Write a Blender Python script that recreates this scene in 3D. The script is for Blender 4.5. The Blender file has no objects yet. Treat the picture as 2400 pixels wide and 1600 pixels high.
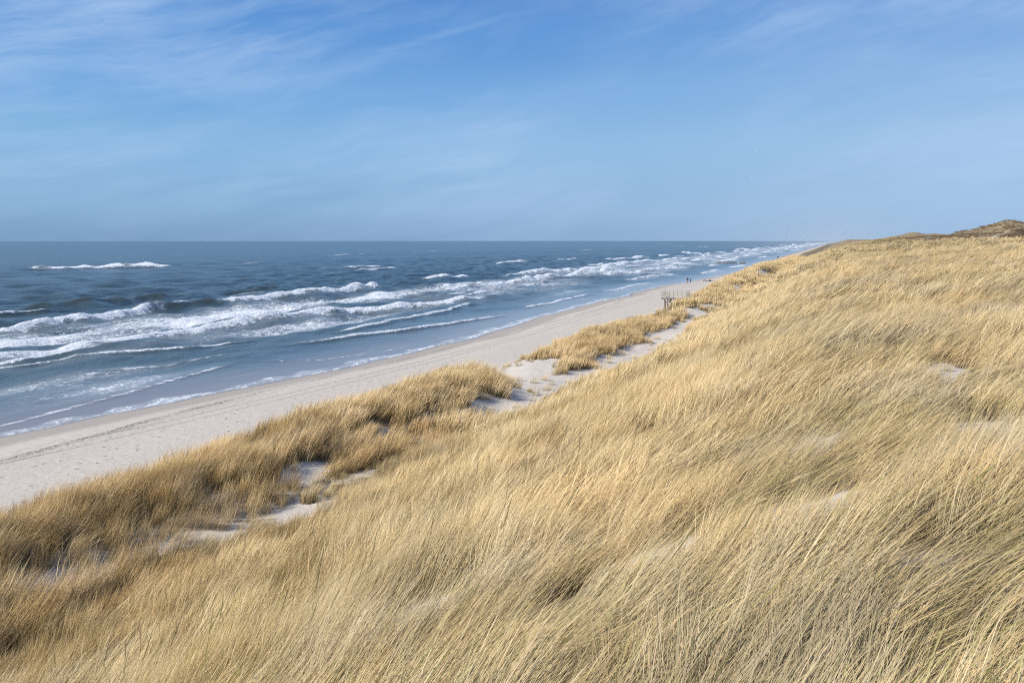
import bpy, bmesh, math, random
import numpy as np
from mathutils import Vector, Matrix

rng = np.random.default_rng(7)
random.seed(7)
sc = bpy.context.scene
C = sc.collection
R = math.radians
PI = math.pi

# ------------------------------------------------------------------ helpers
ANG = R(22.8)                       # the coast runs 22.8 degrees to the right of the view
CA, SA = math.cos(ANG), math.sin(ANG)
EYE = 14.3


def to_st(x, y):
    return x * CA - y * SA, x * SA + y * CA


def to_xy(s, t):
    return s * CA + t * SA, -s * SA + t * CA


def _hash(ix, iy, seed):
    h = (ix.astype(np.int64) * 374761393 + iy.astype(np.int64) * 668265263 + seed * 974711) & 0x7fffffff
    h = ((h ^ (h >> 13)) * 1274126177) & 0x7fffffff
    h = (h ^ (h >> 16)) & 0xffff
    return h * (2 * PI / 65536.0)


def perlin(x, y, seed=0):
    x = np.asarray(x, float); y = np.asarray(y, float)
    x0 = np.floor(x); y0 = np.floor(y)
    fx = x - x0; fy = y - y0
    u = fx * fx * fx * (fx * (fx * 6 - 15) + 10)
    v = fy * fy * fy * (fy * (fy * 6 - 15) + 10)

    def g(ox, oy):
        a = _hash(x0 + ox, y0 + oy, seed)
        return np.cos(a) * (fx - ox) + np.sin(a) * (fy - oy)
    a = g(0, 0) * (1 - u) + g(1, 0) * u
    b = g(0, 1) * (1 - u) + g(1, 1) * u
    return (a * (1 - v) + b * v) * 1.5          # roughly -1..1


def fbm(x, y, seed=0, octv=4, gain=.5):
    r = 0; a = 1
    for i in range(octv):
        r = r + a * perlin(x, y, seed + i * 17)
        x = x * 2.03 + 11.3; y = y * 2.03 - 7.7; a *= gain
    return r


def sstep(a, b, x):
    k = np.clip((x - a) / (b - a), 0, 1)
    return k * k * (3 - 2 * k)


def grid_mesh(name, P, attrs, mat, smooth=True):
    """P: (n, m, 3) array of points -> one sheet of quads with float point attributes"""
    n, m = P.shape[:2]
    me = bpy.data.meshes.new(name)
    me.vertices.add(n * m)
    me.vertices.foreach_set('co', P.reshape(-1).astype(np.float32))
    idx = np.arange(n * m).reshape(n, m)
    q = np.stack([idx[:-1, :-1], idx[1:, :-1], idx[1:, 1:], idx[:-1, 1:]], -1).reshape(-1, 4)
    nf = len(q)
    me.loops.add(nf * 4)
    me.loops.foreach_set('vertex_index', q.reshape(-1).astype(np.int32))
    me.polygons.add(nf)
    me.polygons.foreach_set('loop_start', np.arange(0, nf * 4, 4, dtype=np.int32))
    me.polygons.foreach_set('use_smooth', np.full(nf, smooth))
    me.update(calc_edges=True)
    for k, v in attrs.items():
        a = me.attributes.new(k, 'FLOAT', 'POINT')
        a.data.foreach_set('value', np.ascontiguousarray(v, np.float32).reshape(-1))
    me.materials.append(mat)
    o = bpy.data.objects.new(name, me)
    C.objects.link(o)
    return o


def raw_mesh(name, V, F, mat=None, smooth=False):
    me = bpy.data.meshes.new(name)
    me.from_pydata([tuple(v) for v in V], [], [tuple(f) for f in F])
    me.update()
    if mat: me.materials.append(mat)
    if smooth:
        me.polygons.foreach_set('use_smooth', [True] * len(me.polygons))
    return me


def tag(o, label=None, cat=None, group=None, kind=None):
    if label: o['label'] = label
    if cat: o['category'] = cat
    if group: o['group'] = group
    if kind: o['kind'] = kind
    return o


def empty(name, loc, rz=0):
    o = bpy.data.objects.new(name, None)
    o.empty_display_size = .3
    C.objects.link(o); o.location = loc; o.rotation_euler = (0, 0, rz)
    return o


def link(name, me, parent=None):
    o = bpy.data.objects.new(name, me)
    C.objects.link(o)
    if parent: o.parent = parent
    return o


# ------------------------------------------------------------------ node helper
class NT:
    def __init__(self, name):
        self.m = bpy.data.materials.new(name); self.m.use_nodes = True
        self.t = self.m.node_tree; self.t.nodes.clear()
        self.out = self.t.nodes.new('ShaderNodeOutputMaterial')

    def n(self, typ, **kw):
        nd = self.t.nodes.new(typ)
        for k, v in kw.items():
            if k.startswith('i_'):
                key = k[2:]
                key = int(key) if key.isdigit() else key.replace('_', ' ')
                self.set(nd.inputs[key], v)
            else:
                setattr(nd, k, v)
        return nd

    def set(self, sock, v):
        if isinstance(v, bpy.types.NodeSocket): self.t.links.new(v, sock)
        elif isinstance(v, bpy.types.Node): self.t.links.new(v.outputs[0], sock)
        else:
            if isinstance(v, tuple) and len(v) == 3 and sock.type == 'RGBA': v = (*v, 1)
            sock.default_value = v

    def math(self, op, a, b=None, c=None, clamp=False):
        nd = self.n('ShaderNodeMath', operation=op, use_clamp=clamp)
        self.set(nd.inputs[0], a)
        if b is not None: self.set(nd.inputs[1], b)
        if c is not None: self.set(nd.inputs[2], c)
        return nd.outputs[0]

    def ss(self, x, a, b, lo=0., hi=1.):
        nd = self.n('ShaderNodeMapRange', interpolation_type='SMOOTHSTEP')
        self.set(nd.inputs[0], x)
        for i, v in enumerate((a, b, lo, hi)): self.set(nd.inputs[i + 1], v)
        return nd.outputs[0]

    def lin(self, x, a, b, lo=0., hi=1.):
        nd = self.n('ShaderNodeMapRange')
        self.set(nd.inputs[0], x)
        for i, v in enumerate((a, b, lo, hi)): self.set(nd.inputs[i + 1], v)
        return nd.outputs[0]

    def mix(self, f, a, b, mode='MIX'):
        nd = self.n('ShaderNodeMix', data_type='RGBA', blend_type=mode)
        self.set(nd.inputs[0], f); self.set(nd.inputs[6], a); self.set(nd.inputs[7], b)
        return nd.outputs[2]

    def noise(self, vec, scale, detail=4, rough=.55, dist=0.):
        nd = self.n('ShaderNodeTexNoise')
        if vec is not None: self.set(nd.inputs['Vector'], vec)
        nd.inputs['Scale'].default_value = scale; nd.inputs['Detail'].default_value = detail
        nd.inputs['Roughness'].default_value = rough; nd.inputs['Distortion'].default_value = dist
        return nd.outputs[0]

    def map(self, vec, scale=(1, 1, 1), rot=(0, 0, 0), loc=(0, 0, 0)):
        nd = self.n('ShaderNodeMapping')
        self.set(nd.inputs[0], vec); nd.inputs['Scale'].default_value = scale
        nd.inputs['Rotation'].default_value = rot; nd.inputs['Location'].default_value = loc
        return nd.outputs[0]

    def attr(self, name):
        return self.n('ShaderNodeAttribute', attribute_name=name).outputs['Fac']

    def pos(self):
        return self.n('ShaderNodeNewGeometry').outputs['Position']

    def bump(self, h, strength, dist, normal=None):
        nd = self.n('ShaderNodeBump')
        self.set(nd.inputs['Height'], h); self.set(nd.inputs['Strength'], strength); nd.inputs['Distance'].default_value = dist
        if normal is not None: self.set(nd.inputs['Normal'], normal)
        return nd.outputs[0]

    def done(self, shader):
        self.set(self.out.inputs['Surface'], shader)
        return self.m


def simple_mat(name, col, rough=.8, var=.25, scale=8., spec=.3):
    k = NT(name)
    tc = k.n('ShaderNodeTexCoord').outputs['Object']
    n = k.noise(tc, scale, 4)
    c = k.mix(n, tuple(x * (1 - var) for x in col), tuple(min(1, x * (1 + var)) for x in col))
    p = k.n('ShaderNodeBsdfPrincipled', i_Base_Color=c, i_Roughness=rough)
    p.inputs['Specular IOR Level'].default_value = spec
    return k.done(p.outputs[0])


# ------------------------------------------------------------------ coast shape (s = metres inland of the eye, t = metres along the coast)
SH_T = np.array([-80, 20, 38, 51, 74, 105, 136, 157, 180, 198, 206, 245, 266, 345, 505, 990, 2500, 30000.])
SH_S = np.array([-57, -57, -56.7, -55.2, -51.5, -50.2, -52., -52.2, -52.6, -51.0, -53.0, -52.4, -49.5, -45, -47.5, -52, -53, -53.])


def shore(t):
    return np.interp(t, SH_T, SH_S) + .5 * perlin(t / 9., t * 0 + 3.3, 5) * sstep(20, 60, t)


# sand openings in the marram: s, t, radius across, radius along, strength
SAND = [
    (-20.3, 15.5, .8, 1.6, .85), (-19.8, 18.8, .6, 1.8, .9), (-18.9, 20.8, .5, 1.1, .75), (-18.1, 23.5, 1.15, 2.0, 1.2), (-18.6, 28, .6, 1.6, .75), (-19.3, 34.5, .7, 2.2, .8),
    (-20.4, 26.8, .8, 1.5, .85), (-20.6, 22, 1.2, 5, .42), (-20.9, 17.5, 1.0, 4, .42), (-20.6, 32, 1.2, 4.0, .42), (-20.4, 38, 1.1, 3.5, .45), (-19.4, 24.5, 1.2, 3.0, .45),
    (-18.5, 43.5, 2.4, 4.2, 1.3), (-19.4, 51, 2.8, 5.0, 1.3), (-21.8, 57.5, 2.6, 4.5, 1.3), (-25.0, 61.0, 3.0, 5, 1.3), (-28.0, 66, 2.4, 9, .8),
    (-19.0, 61, 2.6, 6.0, 1.3), (-18.6, 70, 2.7, 7., 1.3), (-18.6, 79, 2.6, 7.5, 1.3), (-18.9, 90, 2.2, 8.0, 1.25), (-19.3, 103, 1.5, 8, 1.0), (-20.5, 116, 1.9, 5, 1.25),
    (-20.5, 128, 1.4, 5, 1.0), (-28.0, 80, 1.6, 10, .8), (-27.6, 98, 1.2, 10, .8), (-20.5, 168, 1.2, 8, .8), (-21, 225, 2.0, 12, 1.1), (-18.5, 235, 1.6, 10, .9),
    (-20, 250, 1.6, 8, .8), (-17, 150, 1.0, 6, .7), (-16, 190, 1.0, 9, .6),
]
EXTRA_SAND = []        # filled below from surveyed spots on the main slope
EXTRA_SAND += [(.8, 19.8, .6, 1.0, .85), (1.9, 19.6, .5, 1.3, .95), (2.6, 24.8, .6, 2.0, .9), (0., 19.5, .8, 1.0, .8), (1.7, 18.4, .5, 1.0, .9),
               (-.5, 13.3, .6, .9, .8), (1.8, 13.5, .6, .9, .85), (-1.1, 10.1, .5, .5, .7), (-1.9, 9.4, .55, .5, .75), (-8.2, 20.8, .7, 1.3, .9), (-5.2, 8.9, .7, .9, .95),
               (-4.5, 18.6, .6, 1.0, .75), (-.4, 9.7, .7, .6, .75), (.6, 7.7, .5, .4, .6), (-10., 24.5, .5, 1.2, .7), (1.0, 33, .6, 1.6, .6), (-6.5, 33, .5, 1.2, .6)]


def sand_mask(s, t):
    wob = .45 * perlin(s / 1.7, t / 2.3, 41) + .25 * perlin(s / .6, t / .8, 42)
    m = np.zeros_like(s, dtype=float)
    for (a, b, ra, rb, st) in SAND + [(q[0], q[1], q[2] * 1.08, q[3] * 1.12, q[4]) for q in EXTRA_SAND]:
        d = np.sqrt(((s - a) / ra) ** 2 + ((t - b) / rb) ** 2) + wob * .55
        m = np.maximum(m, st * (1 - sstep(.55, 1.25, d)))
    m = np.maximum(m, sstep(-29.6, -29.0, s) * sstep(-23.4, -24.2, s) * sstep(132.2, 132.8, t) * sstep(137.6, 137.0, t))
    return np.clip(m, 0, 1)



RG_T = np.array([-60, 0, 12, 20, 30, 38, 45, 49, 53, 60, 65, 70, 80, 95, 110, 116, 122, 128, 132.5, 137.5, 141, 150, 170, 200, 235, 260, 300, 400, 550, 900, 1500.])
RG_Z = np.array([5.3, 5.3, 5.3, 5.35, 5.65, 5.5, 5.5, 5.0, 3.5, 3.2, 3.7, 4.2, 4.2, 4.1, 3.9, 4.0, 4.45, 4.3, 3.8, 3.8, 4.5, 4.8, 5.2, 5.5, 6.5, 6.4, 5.7, 5.7, 6.0, 6.5, 6.5])


def hill(s, t, hs, ht, rs, rt, h, p=1.0, ang=0.):
    ca, sa = math.cos(ang), math.sin(ang)
    ds, dt = s - hs, t - ht
    a = (ds * ca + dt * sa) / rs; b = (-ds * sa + dt * ca) / rt
    return h * np.exp(-(a * a + b * b) ** p)


def land_z(s, t):
    """height of sand above the still sea"""
    s = np.asarray(s, float); t = np.asarray(t, float)
    ridge = np.interp(t, RG_T, RG_Z)
    trough = np.minimum(np.interp(t, [-60, 30, 50, 60, 110, 160, 400], [4.5, 4.4, 3.9, 3.2, 3.4, 4.0, 5.0]), ridge + .1)
    # seaward profile
    sh = shore(t)
    u = s - sh                                   # metres inland of the water's edge
    beach = np.interp(u, [-400, -110, -40, -12, 0, 4, 7.5, 9.5, 22, 60], [-9, -4.5, -2.0, -.55, 0, .42, 1.0, 1.35, 2.35, 3.0])
    foot = -31.0 + 3.0 * sstep(62, 95, t) * sstep(175, 145, t) + .8 * perlin(t / 11., t * 0 + 1.7, 3)
    # dune profile as piecewise smooth blend
    crest_s = -23. - 1.3 * sstep(50, 70, t) * sstep(118, 100, t) + .7 * perlin(t / 14., t * 0 + 9.2, 8)
    z = beach
    k = sstep(0, 1, (s - foot) / (crest_s - foot))
    dune = beach * (1 - k) + ridge * k
    k2 = sstep(0, 1, (s - crest_s) / 4.2)
    dune = np.where(s > crest_s, ridge * (1 - k2) + trough * k2, dune)
    ts = -18.8
    top = 11.35 + .0 * t
    slope = trough + (top - trough) * np.interp(s, [ts, -16, -12, -6, 0], [0, .05, .27, .67, 1.0])
    # the plateau climbs inland and falls off beyond the near crest
    up = np.interp(s, [0, 8, 20, 36, 60, 120, 300, 2000], [0, .9, 1.65, 1.65, 1.1, .4, 0, 0]) * np.interp(t, [-60, 0, 60, 150, 180, 260, 400], [.6, .8, .95, 1., .95, .3, 0])
    along = np.interp(t, [-60, 0, 30, 60, 130, 200, 300, 500, 800, 1500], [0, 0, -.15, -.1, .45, .3, -.9, -1.8, -2.0, -1.0])
    plate = top + up + along * sstep(-16, 0, s)
    inland = np.where(s < 0, slope + along * sstep(-16, 0, s) , plate)
    k3 = sstep(ts - .8, ts + 2.2, s)
    land = dune * (1 - k3) + inland * k3
    land = np.where(s < ts - .8, dune, land)
    # undulation
    onl = sstep(-29, -24, s)
    damp = np.interp(np.hypot(s, t), [0, 6, 25], [.3, .5, 1.])
    land = land + onl * damp * (.30 * perlin(s / 6.5, t / 11., 21) + .16 * perlin(s / 2.6, t / 3.9, 22) + .05 * perlin(s / .9, t / 1.2, 23))
    land = land + onl * sstep(60, 200, t) * (.35 * perlin(s / 17., t / 31., 24))
    # dunes further along the coast
    far = sstep(190, 330, t) * sstep(-30, 10, s)
    h = (hill(s, t, 40, 620, 20, 60, 4.2, .9) + hill(s, t, 64, 905, 30, 80, 10.8, .8) + hill(s, t, 96, 1065, 36, 80, 11.4, .8)
         + hill(s, t, 22, 800, 30, 120, 3.0, .9) + hill(s, t, 14, 1200, 40, 200, 3.5, .9) + hill(s, t, 170, 700, 40, 100, 4, .9))
    land = land + h + far * (.8 * fbm(s / 19. + t / 60., t / 34., 31, 4)) * np.interp(t, [300, 500, 900], [.5, .8, 1.4])
    # the big dune that closes the view on the right, and its shoulder toward the sea
    crest = np.interp(s, [-10, 2, 9, 17, 23, 30, 38, 41.5, 46, 50, 54, 60, 66, 70, 72, 74, 76, 80, 95, 130, 260], [8.5, 11.3, 12.7, 13.8, 14.9, 15.0, 15.8, 15.7, 16.1, 17.6, 18.4, 19.7, 21.6, 23.0, 23.5, 23.4, 22.7, 21.4, 17, 13.5, 11])
    axis = 442 + .35 * (s - 40) + 9 * perlin(s / 14., s * 0 + 2.6, 93)
    spur = np.abs(perlin(s / 8. + t / 40., t / 60., 94)) * 2.2 - .6
    dd = (t - axis) / np.where(t < axis, 40 + 8 * perlin(s / 9., s * 0 + 6.1, 95), 70)
    bell = np.exp(-np.abs(dd) ** 1.7) * sstep(-14, 4, s)
    land = land * (1 - bell) + crest * bell + spur * 4 * bell * (1 - bell) + .5 * fbm(s / 6., t / 9., 96, 3) * 4 * bell * (1 - bell)
    return np.where(s < foot, z, land)


# ------------------------------------------------------------------ materials
def mat_beach():
    k = NT('beach_sand')
    p = k.pos()
    flat = k.map(p, (1, 1, .001))
    along = k.map(p, (1, 1, .001), rot=(0, 0, ANG))      # x = s , y = t
    big = k.noise(k.map(along, (1, .25, 1)), .22, 3)
    mid = k.noise(flat, 1.7, 4)
    fine = k.noise(flat, 40, 3, .7)
    dry = k.mix(big, (.535, .47, .385), (.625, .55, .455))
    dry = k.mix(k.math('MULTIPLY', mid, .35), dry, (.41, .365, .315))
    wet = k.mix(mid, (.24, .20, .165), (.30, .255, .21))
    damp = k.mix(mid, (.35, .305, .255), (.41, .36, .305))
    u = k.attr('ashore')
    un = k.math('ADD', u, k.math('MULTIPLY', k.math('SUBTRACT', big, .5), 3.2))
    c = k.mix(k.ss(un, 3.2, 7.6), damp, dry)
    c = k.mix(k.ss(un, .1, 1.5), wet, c)
    # strandline of weed and shell
    tide = k.attr('tide')
    tn = k.math('ABSOLUTE', k.math('ADD', tide, k.math('MULTIPLY', k.math('SUBTRACT', k.noise(k.map(along, (1, .35, 1)), .8, 3), .5), 1.0)))
    band = k.ss(tn, .55, .05)
    spk = k.math('MULTIPLY', k.ss(k.noise(k.map(along, (1.6, 1, 1)), 3.2, 6, .75), .46, .64), k.ss(k.noise(along, .16, 3), .36, .6, .25, 1.))
    c = k.mix(k.math('MULTIPLY', band, k.math('MULTIPLY', spk, .85)), c, (.13, .095, .065))
    tn2 = k.ss(k.math('ABSOLUTE', k.math('ADD', tide, 2.0)), 1.5, .1)
    c = k.mix(k.math('MULTIPLY', k.math('MULTIPLY', tn2, .7), k.ss(k.noise(flat, 2.6, 5, .75), .56, .68)), c, (.17, .13, .10))
    # wheel tracks
    tr = k.attr('track')
    rip = k.noise(k.map(along, (1, 1, 1)), 2.4, 3)
    trn = k.math('ADD', tr, k.math('MULTIPLY', k.math('SUBTRACT', k.noise(along, .35, 2), .5), .35))

    line_w = .20

    def line(c0, w):
        return k.ss(k.math('ABSOLUTE', k.math('SUBTRACT', trn, c0)), w, w * .35)
    lines = k.math('MAXIMUM', line(0., line_w), line(-1.75, line_w))
    lines = k.math('MULTIPLY', lines, k.lin(rip, .3, .62, .35, 1.))
    c = k.mix(k.math('MULTIPLY', lines, .55), c, (.25, .215, .18))
    # footprints: scattered hollows
    vo = k.n('ShaderNodeTexVoronoi', i_Scale=1.3); k.set(vo.inputs['Vector'], k.map(along, (1.5, .85, 1)))
    pr = k.ss(vo.outputs['Distance'], .20, .09)
    area = k.math('MULTIPLY', k.ss(k.noise(flat, .22, 3), .36, .5), k.ss(u, 9., 12.))
    gate = k.ss(k.n('ShaderNodeSeparateColor', i_0=vo.outputs['Color']).outputs[0], .42, .46)
    pr = k.math('MULTIPLY', k.math('MULTIPLY', pr, area), gate)
    c = k.mix(k.math('MULTIPLY', pr, .62), c, (.24, .20, .165))
    c = k.mix(k.math('MULTIPLY', k.ss(fine, .3, .75), .18), c, (.40, .35, .30))
    # wind ripples
    rp = k.noise(k.map(k.map(flat, rot=(0, 0, R(-35))), (1.1, 5.5, 1)), 1., 4, .6)
    hgt = k.math('MULTIPLY', rp, .07)
    hgt = k.math('ADD', hgt, k.math('MULTIPLY', mid, .10))
    hgt = k.math('SUBTRACT', hgt, k.math('MULTIPLY', pr, .09))
    hgt = k.math('SUBTRACT', hgt, k.math('MULTIPLY', lines, .06))
    hgt = k.math('ADD', hgt, k.math('MULTIPLY', k.math('MULTIPLY', band, spk), .08))
    hgt = k.math('MULTIPLY', hgt, k.ss(u, 1.0, 5.0, .04, 1.))
    nb = k.bump(hgt, 1., 1.)
    b = k.n('ShaderNodeBsdfPrincipled', i_Base_Color=c, i_Roughness=k.ss(un, -.4, 1.6, .16, .95), i_Normal=nb)
    k.set(b.inputs['Specular IOR Level'], k.ss(un, -.2, 2.2, .5, .12))
    return k.done(b.outputs[0])


def mat_dune():
    k = NT('dune_sand')
    p = k.pos()
    flat = k.map(p, (1, 1, .05))
    n1 = k.noise(flat, .5, 4); n2 = k.noise(flat, 5., 5, .65); n3 = k.noise(flat, .06, 4, .6)
    sand = k.mix(n1, (.535, .475, .395), (.635, .565, .475))
    sand = k.mix(k.math('MULTIPLY', k.ss(n2, .52, .72), .45), sand, (.30, .25, .20))
    thatch = k.mix(n2, (.11, .082, .05), (.24, .18, .10))  # dead litter, its colour darkened to deepen the shadow in grass gaps
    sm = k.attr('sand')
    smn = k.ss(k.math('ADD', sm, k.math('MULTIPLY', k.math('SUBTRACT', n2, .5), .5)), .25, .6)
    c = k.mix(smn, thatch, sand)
    # distant ground: straw with heather in the hollows and pale blowouts
    fa = k.attr('far')
    straw = k.mix(k.noise(flat, .25, 5, .65), (.22, .17, .10), (.42, .33, .20))
    heath = k.mix(k.noise(flat, .35, 4, .6), (.10, .085, .062), (.18, .135, .095))
    hm = k.attr('heath')
    hmn = k.ss(k.math('ADD', hm, k.math('MULTIPLY', k.math('SUBTRACT', k.noise(flat, .12, 5, .65), .5), 1.1)), .38, .6)
    bl = k.attr('blow')
    bln = k.ss(k.math('ADD', bl, k.math('MULTIPLY', k.math('SUBTRACT', k.noise(flat, .2, 5, .65), .5), 1.2)), .5, .68)
    fc = k.mix(hmn, straw, heath)
    fc = k.mix(bln, fc, (.50, .44, .37))
    c = k.mix(fa, c, fc)
    h = k.math('ADD', k.math('MULTIPLY', n1, .25), k.math('MULTIPLY', n2, .08))
    h = k.math('ADD', h, k.math('MULTIPLY', fa, k.math('MULTIPLY', k.noise(flat, .5, 6, .7), 1.6)))
    b = k.n('ShaderNodeBsdfPrincipled', i_Base_Color=c, i_Roughness=.95, i_Normal=k.bump(h, .8, 1.))
    b.inputs['Specular IOR Level'].default_value = .1
    return k.done(b.outputs[0])


def mat_sea():
    k = NT('sea_water')
    p = k.pos()
    along = k.map(p, (1, 1, .0), rot=(0, 0, ANG))        # x = s , y = t
    dep = k.attr('depth')                                 # metres of water
    n0 = k.noise(k.map(along, (1, .4, 1)), .05, 3)
    deep = k.mix(n0, (.034, .060, .071), (.047, .076, .085))
    shal = k.mix(n0, (.060, .095, .105), (.085, .115, .120))
    film = (.225, .188, .165)
    c = k.mix(k.ss(dep, .6, 3.6), shal, deep)
    c = k.mix(k.ss(dep, .02, .70), film, c)
    green = k.attr('lift')                                # light through thin wave faces
    c = k.mix(k.math('MULTIPLY', green, .75), c, (.085, .090, .050))
    # chop
    w1 = k.noise(k.map(along, (1., .5, 1)), .35, 5, .62)
    w2 = k.noise(k.map(along, (1., .55, 1)), 1.5, 5, .62)
    w3 = k.noise(k.map(along, (.35, .14, 1)), .12, 4, .6)
    h = k.math('ADD', k.math('MULTIPLY', w1, .75), k.math('MULTIPLY', w2, .22))
    h = k.math('ADD', h, k.math('MULTIPLY', w3, 1.6))
    amp = k.ss(dep, .02, 1.6, .04, 1.)
    h = k.math('MULTIPLY', h, amp)
    nb = k.bump(h, .9, 1.)
    water = k.n('ShaderNodeBsdfPrincipled', i_Base_Color=c, i_Roughness=k.ss(dep, .0, 1.2, .10, .22), i_IOR=1.333, i_Normal=nb)
    # foam
    F = k.attr('foam')
    wide = k.noise(k.map(along, (1., .30, 1)), .22, 4, .6)
    f1 = k.noise(k.map(along, (1., .33, 1)), .9, 6, .66, .4)
    vo = k.n('ShaderNodeTexVoronoi', feature='DISTANCE_TO_EDGE', i_Scale=.95)
    dist = k.n('ShaderNodeVectorMath', operation='ADD')
    k.set(dist.inputs[0], k.map(along, (1., .5, 1)))
    nz = k.n('ShaderNodeTexNoise', i_Scale=.8, i_Detail=4.); k.set(nz.inputs['Vector'], along)
    sc2 = k.n('ShaderNodeVectorMath', operation='SCALE'); k.set(sc2.inputs[0], nz.outputs['Color']); sc2.inputs['Scale'].default_value = 1.6
    k.set(dist.inputs[1], sc2.outputs[0]); k.set(vo.inputs['Vector'], dist.outputs[0])
    cells = k.ss(vo.outputs['Distance'], .17, .0)
    f2 = k.noise(k.map(along, (1., .5, 1)), 3.2, 5, .7)
    tex = k.math('ADD', k.math('MULTIPLY', f1, .50), k.math('ADD', k.math('MULTIPLY', cells, .14), k.math('ADD', k.math('MULTIPLY', wide, .26), k.math('MULTIPLY', f2, .22))))
    lim = k.math('SUBTRACT', .98, k.math('MULTIPLY', F, .70))
    fm = k.ss(tex, k.math('SUBTRACT', lim, .07), k.math('ADD', lim, .13))
    milk = k.math('MULTIPLY', k.math('MULTIPLY', k.ss(F, .22, .85), .55), k.ss(k.math('ADD', wide, k.math('MULTIPLY', f2, .5)), .48, .90))
    fm = k.math('MAXIMUM', fm, milk)
    fm = k.math('MULTIPLY', fm, k.ss(F, .0, .08))
    tb = k.noise(k.map(p, (1, 1, 1)), 1.6, 6, .7)
    fcol = k.mix(k.ss(tb, .3, .7), (.66, .70, .71), (.90, .905, .90))
    foam = k.n('ShaderNodeBsdfPrincipled', i_Base_Color=fcol, i_Roughness=.9, i_Normal=k.bump(tb, .8, .6))
    foam.inputs['Specular IOR Level'].default_value = .1
    sh = k.n('ShaderNodeMixShader', i_0=fm, i_1=water.outputs[0], i_2=foam.outputs[0])
    return k.done(sh.outputs[0])


def mat_grass(name, tint=(1, 1, 1), green=1.0):
    k = NT(name)
    a = k.n('ShaderNodeAttribute', attribute_name='blade')
    sp = k.n('ShaderNodeSeparateColor'); k.set(sp.inputs[0], a.outputs['Color'])
    rnd, up, gr = sp.outputs[0], sp.outputs[1], sp.outputs[2]
    p = k.pos()
    wind = k.map(p, (1, 1, .3), rot=(0, 0, R(-25)))
    t1 = k.noise(k.map(wind, (.6, 1, 1)), .16, 4, .6)
    t2 = k.noise(k.map(wind, (.35, 1, 1)), .85, 4, .6)
    t3 = k.noise(p, .45, 3, .6)
    ramp = k.n('ShaderNodeValToRGB'); cr = ramp.color_ramp
    cr.elements[0].position = 0; cr.elements[0].color = (.36, .285, .20, 1)
    cr.elements[1].position = 1; cr.elements[1].color = (.86, .72, .48, 1)
    for q, c in ((.17, (.56, .39, .17, 1)), (.35, (.67, .48, .215, 1)), (.6, (.77, .575, .285, 1)), (.82, (.81, .64, .37, 1))):
        e = cr.elements.new(q); e.color = c
    k.set(ramp.inputs[0], k.math('ADD', k.math('MULTIPLY', rnd, .75), k.math('MULTIPLY', t2, .25)))
    c = ramp.outputs[0]
    # golden and pale drifts across the field
    c = k.mix(k.ss(t1, .42, .62, 0, .40), c, k.mix(.5, c, (.76, .51, .20), 'MIX'))
    c = k.mix(k.ss(t3, .52, .7, 0, .5), c, k.mix(.6, c, (.82, .70, .50), 'MIX'))
    near_ = k.lin(k.n('ShaderNodeVectorMath', operation='LENGTH', i_0=k.n('ShaderNodeVectorMath', operation='MULTIPLY', i_0=p, i_1=(1, 1, 0)).outputs[0]).outputs['Value'], 5., 22., 1., .55)
    gm = k.math('MULTIPLY', k.math('MULTIPLY', gr, near_), k.math('MULTIPLY', k.ss(t3, .62, .38, .6, 1.), green))
    c = k.mix(gm, c, (.33, .33, .075))
    root = k.ss(up, .02, .66, 1., 0.)  # browner blade roots, painted darker still to deepen the shade between tufts
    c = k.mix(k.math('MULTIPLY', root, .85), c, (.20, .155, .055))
    c = k.mix(1., c, tint, 'MULTIPLY')
    ti = k.n('ShaderNodeAttribute', attribute_name='tone', attribute_type='INSTANCER').outputs['Fac']
    c = k.mix(k.math('MULTIPLY', k.ss(ti, .1, .9), .40), c, (.80, .54, .25))
    c = k.mix(k.math('MULTIPLY', k.ss(ti, -.2, -.95), .34), c, (.70, .59, .41))
    tone = k.math('ADD', k.lin(t2, .3, .7, .84, 1.10), k.math('MULTIPLY', ti, .10))
    hs = k.n('ShaderNodeHueSaturation', i_Color=c, i_Value=tone, i_Saturation=.96)
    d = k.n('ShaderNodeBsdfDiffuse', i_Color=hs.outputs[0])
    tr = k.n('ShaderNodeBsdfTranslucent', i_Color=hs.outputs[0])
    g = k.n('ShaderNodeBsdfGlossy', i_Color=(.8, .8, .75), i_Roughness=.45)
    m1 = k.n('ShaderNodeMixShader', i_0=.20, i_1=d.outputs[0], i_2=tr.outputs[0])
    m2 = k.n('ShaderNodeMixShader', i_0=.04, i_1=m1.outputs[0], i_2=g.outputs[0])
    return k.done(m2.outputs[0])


def mat_wood(name, col, dark=.55):
    k = NT(name)
    tc = k.n('ShaderNodeTexCoord').outputs['Object']
    g = k.noise(k.map(tc, (6, 6, .8)), 4, 6, .65, .6)
    st = k.noise(tc, 1.3, 3)
    c = k.mix(k.ss(g, .35, .7), tuple(x * dark for x in col), col)
    c = k.mix(k.math('MULTIPLY', st, .3), c, tuple(x * .75 for x in col))
    b = k.n('ShaderNodeBsdfPrincipled', i_Base_Color=c, i_Roughness=.85, i_Normal=k.bump(g, .4, .01))
    b.inputs['Specular IOR Level'].default_value = .2
    return k.done(b.outputs[0])


M_BEACH, M_DUNE, M_SEA = mat_beach(), mat_dune(), mat_sea()
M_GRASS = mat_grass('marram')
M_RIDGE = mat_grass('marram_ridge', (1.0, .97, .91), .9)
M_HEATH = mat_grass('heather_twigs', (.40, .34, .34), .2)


# ------------------------------------------------------------------ ground sheets
def spaced(a, b, d0, grow, dmax=1e9):
    out = [a]; d = d0
    while out[-1] < b:
        out.append(out[-1] + d); d = min(d * grow, dmax)
    return np.array(out)


tt = np.concatenate([np.arange(-60, 4, 4.), spaced(4, 90, .5, 1.0), spaced(90.5, 26000, .55, 1.011)[0:]])


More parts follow.
